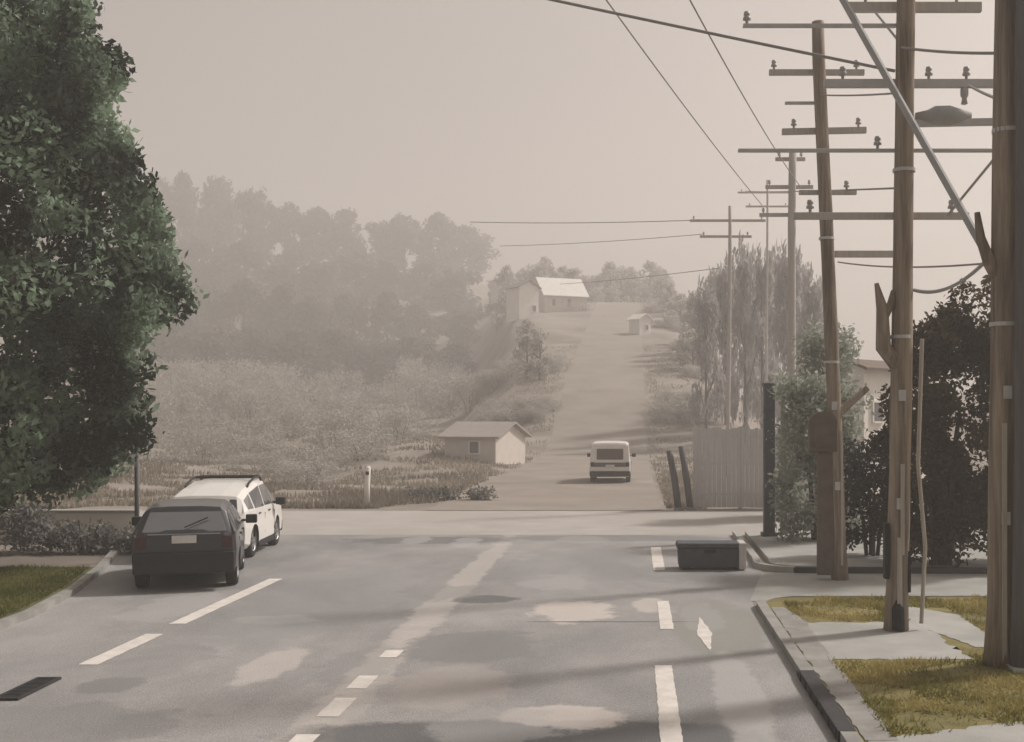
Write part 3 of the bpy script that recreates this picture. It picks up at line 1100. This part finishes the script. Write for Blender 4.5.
# --- middle pole
Y2 = 17.3
B2 = (wx(896, Y2), Y2, .1)
T2 = (wx(909, Y2), Y2, 10.9)
p2 = pole('utility_pole', 'middle brown wooden pole with crossarms and a stub branch', B2, T2, .165, .125)


def l2(z):
    return on(p2, B2, T2, z)


def lx2(px):
    return wx(px, Y2) - B2[0]


crossarm(p2, l2(wz(3, Y2)), lx2(850), lx2(985), .14, [lx2(868), lx2(960)], dy=.19)
crossarm(p2, l2(wz(80, Y2)), lx2(826), lx2(1004), .12, [lx2(845), lx2(932), lx2(970)], dy=.19, m='steel')
a = crossarm(p2, l2(wz(121, Y2)), lx2(914), lx2(1002), .10, [], dy=.16, m='steel', tilt=.02)
zt = wz(121, Y2)
b = MB()
b.tube([(lx2(918), .16, zt), (lx2(930), .16, zt), (lx2(938), .16, zt + .01), (lx2(952), .16, zt + .01), (lx2(962), .16, zt + .01), (lx2(974), .16, zt + .02)],
       [.06, .10, .15, .155, .11, .055], 12)
b.build('splice_can', M['cablegrey'], a, smooth=True)
crossarm(p2, l2(wz(214, Y2)), lx2(795), lx2(972), .10, [lx2(812), lx2(955)], dy=.18, m='wood_dark')
crossarm(p2, l2(wz(22, Y2)), lx2(744), lx2(899), .045, [lx2(748)], dy=.17, m='steel')
crossarm(p2, l2(wz(148, Y2)), lx2(739), lx2(1003), .045, [lx2(880)], dy=.17, m='steel')
# hanging insulator and box on the y=80 arm
b = MB()
zz = wz(88, Y2)
b.lathe_z([(0, -.28), (.05, -.26), (.035, -.18), (.06, -.14), (.06, -.05), (.03, 0)], 10, (lx2(968), .19, zz - .02))
b.build('hanging_insulator', M['ceramic'], p2, smooth=True)
# stub limb and bands
b = MB()
z = wz(320, Y2)
b.tube([(l2(z).x - .05, -.02, z - .75), (l2(z).x - .27, -.08, z - .5), (l2(z).x - .30, -.1, z + .05), (l2(z).x - .38, -.1, z + .42)], [.12, .11, .085, .03], 9, jitter=.2)
b.tube([(l2(z).x - .29, -.1, z - .1), (l2(z).x - .17, -.1, z + .12), (l2(z).x - .15, -.1, z + .32)], [.07, .06, .02], 8, jitter=.2)
b.build('limb_stub', M['wood'], p2, smooth=True)
b = MB()
b.box(-.02, .05, -.19, -.162, .25, 1.35)
b.box(.03, .085, -.185, -.155, 1.1, 2.4)
b.build('bare_strip', M['bare'], p2)
b = MB()
b.box(-.185, -.12, -.12, .02, .75, 1.55)
b.box(.15, .20, -.08, .04, .55, 1.15)
b.build('dark_step_plate', M['black'], p2, bevel=.01)
MB().lathe_z([(.0, .0), (.10, .0), (.09, .3), (.04, .42), (0, .45)], 10, (.0, -.135, .03)).build('charred_knot', M['black'], p2)
b = MB()
b.tube([(lx2(921), -.02, .1), (lx2(925), -.01, 1.2), (lx2(918), 0, 2.4), (lx2(922), 0, 4.2)], .03, 8)
b.build('conduit', M['bare'], p2)

# --- slim pole leaning left
Y3 = 23.3
B3 = (wx(840, Y3), Y3, .0)
T3 = (wx(818, Y3), Y3, wz(22, Y3))
p3 = pole('utility_pole', 'slim brown wooden pole leaning left, its top in view', B3, T3, .15, .12)


def l3(z):
    return on(p3, B3, T3, z)


def lx3(px):
    return wx(px, Y3) - B3[0]


crossarm(p3, l3(wz(70, Y3)), lx3(770), lx3(866), .11, [lx3(775), lx3(858)], dy=.17)
crossarm(p3, l3(wz(129, Y3)), lx3(783), lx3(868), .12, [lx3(795), lx3(860)], dy=.17, tilt=.02)
crossarm(p3, l3(wz(191, Y3)), lx3(800), lx3(858), .09, [lx3(848)], dy=.16)
crossarm(p3, l3(wz(101, Y3)), lx3(786), lx3(826), .05, [], dy=.16, m='steel')
crossarm(p3, l3(wz(253, Y3)), lx3(836), lx3(900), .13, [], dy=.16, m='wood_dark')
b = MB()
zc = wz(432, Y3)
xc = lx3(822)
# rounded brown cabinet strapped to the pole
profc = [(-.27, -.38), (.27, -.38), (.27, .22), (.2, .34), (.08, .39), (-.08, .39), (-.2, .34), (-.27, .22)]
vs = [(xc + x, -.16, zc + z) for x, z in profc] + [(xc + x, .10, zc + z) for x, z in profc]
n = len(profc)
b.add(vs, [tuple(range(n)), tuple(reversed(range(n, 2 * n)))] + [(i, (i + 1) % n, n + (i + 1) % n, n + i) for i in range(n)])
cab = b.build('meter_box', M['brownmetal'], p3, bevel=.02)
MB().box(xc - .18, xc + .18, -.185, -.162, zc - .28, zc + .14).build('hatch', M['brownmetal'], cab, bevel=.008)
b = MB()
b.tube([(l3(3.2).x + .05, 0, wz(415, Y3)), (lx3(868), .02, wz(388, Y3))], [.09, .06], 8, jitter=.1)
b.build('bracket', M['wood'], p3)
MB().box(lx3(818) - .02, lx3(834), -.10, .06, .1, zc - .385).build('cable_guard', M['brownmetal'], p3, bevel=.02)
MB().box(-.01, .035, -.17, -.14, .3, 2.9).build('bare_strip', M['bare'], p3)

for o_, B_, T_, rr in ((p1, B1, T1, .18), (p2, B2, T2, .16), (p3, B3, T3, .15)):
    for zz_ in (1.75, 3.3):
        q = on(o_, B_, T_, zz_ + B_[2])
        MB().box(q.x - .05, q.x + .05, q.y - rr - .008, q.y - rr + .03, zz_, zz_ + .16).build('tag_plate', M['steel'], o_)
    for zz_ in (4.2, 6.6):
        q = on(o_, B_, T_, zz_ + B_[2])
        MB().lathe_z([(rr * .97, 0), (rr * 1.02, 0), (rr * 1.02, .05), (rr * .97, .05)], 18, (q.x, q.y, zz_)).build('steel_band', M['steel'], o_)

# --- hazy farther poles
def far_pole(label, px, Y, top, arms, r=.17):
    X = wx(px, Y)
    B, T = (X, Y, hgt(X, Y)), (X + .1, Y, wz(top, Y))
    o = pole('utility_pole', label, B, T, r, r * .75, 'hazy poles farther along')
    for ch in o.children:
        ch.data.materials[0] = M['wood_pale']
    for (py, a, c) in arms:
        crossarm(o, on(o, B, T, wz(py, Y)), wx(a, Y) - X, wx(c, Y) - X, .13, [wx(a + 4, Y) - X, wx(c - 4, Y) - X], dy=.2, m='wood_pale')
    return o


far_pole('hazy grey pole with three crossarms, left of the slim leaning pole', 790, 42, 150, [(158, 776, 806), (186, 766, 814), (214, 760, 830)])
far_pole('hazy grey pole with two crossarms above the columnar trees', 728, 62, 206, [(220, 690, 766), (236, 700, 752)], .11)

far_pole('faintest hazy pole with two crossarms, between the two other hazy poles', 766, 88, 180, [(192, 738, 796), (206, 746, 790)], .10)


# --- wires
def wire(label, a, c, sag, r=.014, m='wire', name='overhead_wire'):
    a, c = Vector(a), Vector(c)
    pts = []
    for i in range(25):
        t = i / 24
        p = a.lerp(c, t)
        p.z -= sag * 4 * t * (1 - t)
        pts.append(p - a)
    b = MB()
    b.tube(pts, r, 6)
    o = b.build(name, M[m])
    o.location = a
    return tag(o, label, 'cable', 'overhead cables')


def pt(px, py, Y):
    return (wx(px, Y), Y, wz(py, Y))


wire('dark cable sweeping from the top of the sky down to the middle pole', pt(895, 71, Y2), pt(-150, -165, 22), .12, .024)
wire('thin cable descending from the top edge to the hazy pole with three crossarms', pt(800, 186, 42), pt(690, 0, 19.3), .15, .014)
wire('thin cable crossing the open sky from the top edge towards the columnar trees', pt(762, 205, 47), pt(597, -13, 22.2), .1, .016)
wire('faint far cable running level over the wood to the hazy pole', pt(700, 220, 62), pt(470, 222, 75), .1, .022)
wire('lower faint far cable sloping over the hillside houses', pt(704, 234, 62), pt(500, 246, 80), .1, .018)
wire('lowest faint far cable just above the hillside houses', pt(720, 268, 62), pt(560, 284, 110), .1, .02)
wire('faint level cable running from the faintest hazy pole to the middle pole', pt(745, 191, 80), pt(900, 188, Y2), .05, .016)
wire('faint level cable low between the slim pole and the nearest pole', pt(838, 262, Y3), pt(1000, 262, 15), .08, .014)
wire('thick grey cable slanting from above the middle pole down to the nearest pole', pt(815, -50, Y2), pt(1000, 278, 15.05), .0, .05, 'cablegrey')
wire('thin level cable from the middle pole to the nearest pole, below the top crossarm', pt(897, 47, Y2), pt(1004, 53, 15), .03, .02)
wire('thin cable just below the steel crossarm of the middle pole', pt(821, 95, Y3), pt(898, 93, Y2), .02, .015)
wire('drooping cable looping from the middle pole up to the nearest pole', pt(914, 290, Y2), pt(1000, 245, 15), .22, .026, 'cablegrey')
wire('short cable slanting from the nearest pole down towards the drooping cable', pt(1003, 148, 15), pt(948, 215, 17), .0, .018, 'cablegrey')
wire('short cable leaving the steel crossarm for the nearest pole', pt(970, 86, Y2), pt(1008, 102, 15), .02, .022, 'cablegrey')
wire('short cable slanting down from the top crossarm left of the middle pole', pt(872, 8, 18.6), pt(898, 40, Y2), .0, .02, 'cablegrey')


# ------------------------------------------------------------------ vehicles
def vehicle(name, label, loc, heading, paint, st, wheels, wr, plate=True, rails=False, windows=(), rear=1, front=5, mirrors=None,
            bumper=(.24, .66), group=None, cat='car', tailm='lamp', wiper=True):
    """st: stations rear to front (y, zb, belt, roof, hw, rw); local y = 0 at the rear"""
    o = thing(name, label, cat, loc, heading, group)

    def ring(s):
        y, zb, be, ro, hw, rw = s
        h = [(hw * .90, zb), (hw * .985, zb + .10), (hw, zb + (be - zb) * .55), (hw * .975, be), (rw, ro - .07), (rw * .86, ro), (rw * .4, ro + .025)]
        return [Vector((x, y, z)) for x, z in h] + [Vector((-x, y, z)) for x, z in reversed(h)]

    rings = [ring(s) for s in st]
    n = len(rings[0])
    bm = bmesh.new()
    V = [[bm.verts.new(p) for p in r] for r in rings]
    for i in range(len(V) - 1):
        for k in range(n):
            bm.faces.new((V[i][k], V[i][(k + 1) % n], V[i + 1][(k + 1) % n], V[i + 1][k]))
    bm.faces.new(list(reversed(V[0])))
    bm.faces.new(V[-1])
    bmesh.ops.recalc_face_normals(bm, faces=bm.faces)
    me = bpy.data.meshes.new('body')
    bm.to_mesh(me)
    bm.free()
    me.materials.append(M[paint])
    me.materials.append(M['black'])
    body = link('body', me, o)
    hw = st[2][4]
    # cut the wheel arches
    cut = MB()
    cutters = []
    for wy in wheels:
        c = MB()
        prof = [(-hw - .3, 0.0001), (-hw - .3, wr + .07), (-hw + .28, wr + .07), (-hw + .28, .0001)]
        c.lathe_x(prof, 28, 0, wy, wr)
        prof = [(hw + .3, 0.0001), (hw + .3, wr + .07), (hw - .28, wr + .07), (hw - .28, .0001)]
        c.lathe_x(list(reversed(prof)), 28, 0, wy, wr)
        co = c.build('cutter', M['black'])
        cutters.append(co)
        md = body.modifiers.new('arch', 'BOOLEAN')
        md.object = co
        md.solver = 'EXACT'
    # evaluate in local space: cutters follow the body while the boolean is baked
    sv = (o.location.copy(), o.rotation_euler.copy())
    o.location, o.rotation_euler = (0, 0, 0), (0, 0, 0)
    bpy.context.view_layer.update()
    dg = bpy.context.evaluated_depsgraph_get()
    baked = bpy.data.meshes.new_from_object(body.evaluated_get(dg))
    body.modifiers.clear()
    for co in cutters:
        bpy.data.objects.remove(co)
    body.data = baked
    baked.name = 'body'
    bm = bmesh.new()
    bm.from_mesh(baked)
    es = [e for e in bm.edges if e.is_manifold and .25 < e.calc_face_angle(0) < 1.3]
    bmesh.ops.bevel(bm, geom=es, offset=.018, segments=2, affect='EDGES', profile=.7)
    bm.to_mesh(baked)
    bm.free()
    o.location, o.rotation_euler = sv

    def panel(nm, q, m, inset=.10, off=.008, parent=o, th=.006):
        c = sum(q, Vector()) / len(q)
        nr = (q[1] - q[0]).cross(q[-1] - q[0]).normalized()
        if nr.dot(c - Vector((0, st[len(st) // 2][0], .8))) < 0:
            nr = -nr
            q = list(reversed(q))
        inn = []
        for p in q:
            d = c - p
            inn.append(p + d * min(.45, inset / max(d.length, .01)) )
        N = len(q)
        b = MB()
        b.add([p + nr * (off - .02) for p in inn] + [p + nr * off for p in inn],
              [tuple(reversed(range(N))), tuple(range(N, 2 * N))] + [(i, (i + 1) % N, N + (i + 1) % N, N + i) for i in range(N)])
        return b.build(nm, m, parent, bevel=.006)

    for (i, j) in windows:
        for s in (0, 1):
            k = (3, 4) if s == 0 else (n - 4, n - 5)
            a, b_ = rings[i], rings[j]
            q = [a[k[0]], b_[k[0]], b_[k[1]], a[k[1]]]
            if (q[3] - q[0]).length < .12:
                q = [q[0], q[1], q[2]]
            if (len(q) == 4) and (q[2] - q[1]).length < .12:
                q = [q[0], q[1], q[3]]
            panel('side_window', q, M['glass'], .07, .012)
    a, b_ = rings[rear], rings[rear + 1]
    panel('rear_window', [a[4], b_[4], b_[n - 5], a[n - 5]], M['glass'], .10, .05)
    a, b_ = rings[front], rings[front + 1]
    panel('windscreen', [a[4], b_[4], b_[n - 5], a[n - 5]], M['glass'], .10, .05)
    # rear furniture
    w0 = st[0][4]
    rb = MB().box(-w0 - .03, w0 + .03, -.09, .16, bumper[0], bumper[1]).build('rear_bumper', M['black'], o, bevel=.04, seg=3)
    L = st[-1][0]
    MB().box(-st[-1][4] - .06, st[-1][4] + .06, L - .12, L + .07, .28, .56).build('front_bumper', M['black'], o, bevel=.04, seg=3)
    be = st[1][2]
    if plate:
        pz = bumper[1] + .16
        MB().box(-.21 , .21, -.055, .05, pz, pz + .14).build('number_plate', M['plate'], o, bevel=.008)
    for s in (-1, 1):
        x = s * (w0 - .10)
        MB().box(x - .09, x + .09, -.04, .09, be - .27, be - .06).build('tail_light', M[tailm], o, bevel=.02)
        x = s * (st[-1][4] - .1)
        MB().box(x - .13, x + .13, L - .09, L + .035, st[-1][2] - .17, st[-1][2] - .03).build('headlight', M['plate'], o, bevel=.02)
    my, mz, mw = mirrors or (st[front + 1][0] - .25, be + .06, .2)
    for s in (-1, 1):
        b = MB()
        x = s * (hw + .04)
        b.box(min(x, x + s * mw), max(x, x + s * mw), my - .07, my + .09, mz, mz + .17)
        b.box(min(s * (hw - .06), x), max(s * (hw - .06), x), my, my + .05, mz + .03, mz + .08)
        b.build('wing_mirror', M['black'], o, bevel=.025)
    # wheels
    for wy in wheels:
        for s in (-1, 1):
            cxw = s * (hw - .13)
            t = MB().lathe_x([(-.10, wr * .62), (-.105, wr * .9), (-.07, wr), (.07, wr), (.105, wr * .9), (.10, wr * .62)], 30, cxw, wy, wr).build('wheel', M['rubber'], o, smooth=True)
            r = MB()
            r.lathe_x([(s * .085, wr * .64), (s * .10, wr * .60), (s * .06, wr * .5), (s * .055, .0001)], 24, cxw, wy, wr)
            for k in range(5):
                an = k * 2 * math.pi / 5
                mt = Matrix.Translation((cxw + s * .075, wy, wr)) @ Matrix.Rotation(an, 4, 'X')
                r.box(-.015, .015, -.035, .035, .03, wr * .6, mt)
            r.build('rim', M['rim'], t)
    # seams and wiper
    zb, zt = st[3][1] + .12, be - .03
    for s in (-1, 1):
        for hy in (st[3][0] - .02, st[4][0] - .02, st[front][0] + .25):
            x0_, x1_ = s * hw * .95, s * (hw * 1.004)
            MB().box(min(x0_, x1_), max(x0_, x1_), hy, hy + .012, zb + .12, zt - .12).build('door_seam', M['black'], o)
    if wiper:
        q = MB()
        a4, b4 = rings[rear][5], rings[rear + 1][5]
        p0_ = Vector((0, a4.y + .03, a4.z + .03)) + Vector((0, -.075, .03))
        p1_ = p0_.lerp(Vector((.36, b4.y - .075, b4.z + .03)), .45)
        p1_.x = .40
        q.tube([p0_, p1_], .012, 6)
        q.build('rear_wiper', M['black'], o)
        MB().box(-w0 + .22, w0 - .22, -.046, .02, bumper[1] + .315, bumper[1] + .33).build('tailgate_strip', M['rim'], o)
    # sills and handles
    for s in (-1, 1):
        x = s * hw
        MB().box(min(x * .93, x * 1.0), max(x * .93, x * 1.0), wheels[0] + wr + .1, wheels[1] - wr - .1, st[3][1] - .03, st[3][1] + .12).build('sill', M['black'], o, bevel=.02)
        for hy in (st[3][0] + .35, st[4][0] + .35):
            MB().box(min(x * .985, x * 1.02), max(x * .985, x * 1.02), hy, hy + .17, be - .14, be - .11).build('door_handle', M['black'], o, bevel=.008)
    if rails:
        for s in (-1, 1):
            b = MB()
            x = s * st[3][5] * .9
            zr = st[3][3]
            zf = st[4][3]
            b.tube([(x, st[3][0] + .3, zr + .03), (x, st[3][0] + .5, zr + .12), (x, st[4][0], zf + .08), (x, st[front][0] - .2, zf + .085), (x, st[front][0] - .05, zf - .02)], .026, 8)
            b.build('roof_rail', M['black'], o)
        b = MB()
        for yy in (st[4][0] + .1, st[5][0] - .2):
            b.box(-st[3][5] * .9 + .03, st[3][5] * .9 - .03, yy - .05, yy + .05, st[4][3] + .06, st[4][3] + .11)
        b.build('roof_bar', M['black'], o)
    return o


DARK = [(0.0, .46, .98, 1.02, .84, .78), (.06, .36, 1.06, 1.10, .90, .82), (.30, .32, 1.06, 1.50, .92, .70), (.75, .30, 1.05, 1.55, .93, .70),
        (1.65, .30, 1.04, 1.55, .93, .70), (2.30, .22, 1.03, 1.50, .93, .68), (2.95, .24, 1.01, 1.06, .92, .80), (3.55, .26, .88, .93, .88, .78), (3.75, .34, .72, .76, .78, .68)]
WHITE = [(0.0, .40, 1.00, 1.04, .84, .78), (.08, .28, 1.08, 1.12, .91, .84), (.30, .24, 1.08, 1.40, .94, .78), (.9, .22, 1.06, 1.53, .95, .76),
         (1.9, .22, 1.05, 1.66, .95, .76), (2.65, .22, 1.04, 1.67, .95, .72), (3.40, .24, 1.02, 1.07, .92, .80), (4.1, .26, .92, .97, .88, .78), (4.3, .34, .75, .79, .78, .68)]
VAN = [(0.0, .38, 1.05, 1.80, .92, .86), (.05, .34, 1.06, 1.88, .95, .86), (.2, .30, 1.06, 1.92, .97, .86), (.9, .28, 1.06, 1.93, .97, .86),
       (2.2, .28, 1.06, 1.93, .97, .86), (3.2, .28, 1.05, 1.85, .97, .82), (4.0, .30, 1.04, 1.10, .95, .84), (4.5, .32, .95, 1.0, .9, .8), (4.7, .38, .8, .84, .82, .72)]
wd = R(15.5)
vehicle('parked_car', 'dark charcoal car parked on the left, nearest of the two parked cars', (-8.17, 21.75, .0), wd, 'darkpaint', DARK, (.72, 3.0), .33,
        windows=((2, 3), (3, 4), (4, 5), (5, 6)), bumper=(.33, .72), group='cars parked on the left', mirrors=(2.35, 1.02, .22))
vehicle('parked_car', 'white car with dark roof rails parked ahead of the dark charcoal car', (-9.42, 26.1, .0), R(5), 'whitepaint', WHITE, (.85, 3.35), .34,
        rails=True, windows=((2, 3), (3, 4), (4, 5), (5, 6)), group='cars parked on the left', mirrors=(2.9, 1.04, .22))
vehicle('white_van', 'white van on the far road beyond the cross street', (wx(610, 56), 56, .0), 0, 'whitepaint', VAN, (.95, 3.7), .34,
        windows=((3, 4), (4, 5), (5, 6)), rear=0, front=5, bumper=(.34, .58), cat='van', wiper=False)
vn = bpy.data.objects['white_van']
for ch in list(vn.children):
    if ch.name.startswith('rear_window'):
        bpy.data.objects.remove(ch)
MB().box(-.62, .62, -.035, .05, 1.12, 1.62).build('rear_window', M['brownmetal'], vn, bevel=.03)
MB().box(-.80, .80, -.03, .05, .78, .98).build('rear_band', M['brownmetal'], vn, bevel=.02)

# ------------------------------------------------------------------ haze
HAZE = .0029
mb = MB().box(-255, 255, -34, 530, -1.2, 92)
hz_o = mb.build('haze', M['black'])
m, nt, out = new_mat('haze_air')
pv = nt.nodes.new('ShaderNodeVolumePrincipled')
pv.inputs['Color'].default_value = (.93, .90, .87, 1)
pv.inputs['Density'].default_value = HAZE
pv.inputs['Anisotropy'].default_value = .3
nt.links.new(pv.outputs[0], out.inputs['Volume'])
hz_o.data.materials[0] = m
hz_o['kind'] = 'stuff'
hz_o['label'] = 'pale warm haze hanging over the whole street'
hz_o['category'] = 'haze'

# ------------------------------------------------------------------ light, sky, camera
AZ_TO_SUN = Vector((.88, .475, 0)).normalized()
EL = R(45)
sd = Vector((AZ_TO_SUN.x * math.cos(EL), AZ_TO_SUN.y * math.cos(EL), math.sin(EL)))
sun = bpy.data.lights.new('sun', 'SUN')
sun.energy = 4.0
sun.angle = R(5)
sun.color = (1, .945, .89)
so = bpy.data.objects.new('sun', sun)
COL.objects.link(so)
so.rotation_euler = sd.to_track_quat('Z', 'Y').to_euler()
so.location = sd * 60

W = bpy.data.worlds.new('World')
S.world = W
W.use_nodes = True
nt = W.node_tree
for n_ in list(nt.nodes):
    nt.nodes.remove(n_)
out = nt.nodes.new('ShaderNodeOutputWorld')
bg = nt.nodes.new('ShaderNodeBackground')
bg.inputs['Strength'].default_value = .10
sky = nt.nodes.new('ShaderNodeTexSky')
sky.sky_type = 'NISHITA'
sky.sun_disc = False
sky.sun_elevation = EL
sky.sun_rotation = math.atan2(sd.x, sd.y)
sky.dust_density = 4.0
sky.air_density = 1.0
hs = nt.nodes.new('ShaderNodeHueSaturation')
hs.inputs['Saturation'].default_value = .12
nt.links.new(sky.outputs[0], hs.inputs['Color'])
# thin veil of cloud
tc = nt.nodes.new('ShaderNodeTexCoord')
nz = nt.nodes.new('ShaderNodeTexNoise')
nz.inputs['Scale'].default_value = 3.0
nz.inputs['Detail'].default_value = 7
nt.links.new(tc.outputs['Generated'], nz.inputs['Vector'])
rp = nt.nodes.new('ShaderNodeValToRGB')
rp.color_ramp.elements[0].position, rp.color_ramp.elements[1].position = .35, .7
rp.color_ramp.elements[0].color = (.97, .85, .775, 1)
rp.color_ramp.elements[1].color = (1.10, .965, .885, 1)
nt.links.new(nz.outputs['Fac'], rp.inputs['Fac'])
mx = nt.nodes.new('ShaderNodeMix')
mx.data_type = 'RGBA'
mx.blend_type = 'MULTIPLY'
mx.inputs[0].default_value = 1
nt.links.new(hs.outputs[0], mx.inputs[6])
nt.links.new(rp.outputs[0], mx.inputs[7])
nt.links.new(mx.outputs[2], bg.inputs['Color'])
nt.links.new(bg.outputs[0], out.inputs['Surface'])

cam = bpy.data.cameras.new('camera')
cam.sensor_width = 36
cam.lens = 36 * F / 1024
cam.shift_x = (512 - VX) / 1024
cam.shift_y = (VY - 371) / 1024
cam.clip_end = 2000
co = bpy.data.objects.new('camera', cam)
COL.objects.link(co)
co.location = (0, 0, EYE)
co.rotation_euler = (R(90), 0, 0)
S.camera = co

S.render.engine = 'CYCLES'
S.cycles.use_denoising = True
S.cycles.max_bounces = 6
S.cycles.diffuse_bounces = 3
S.cycles.volume_bounces = 1
S.cycles.transparent_max_bounces = 8
S.cycles.sample_clamp_indirect = 6
S.view_settings.view_transform = 'Standard'
S.view_settings.look = 'None'
S.view_settings.exposure = -0.02
S.view_settings.gamma = 1
S.view_settings.use_curve_mapping = False
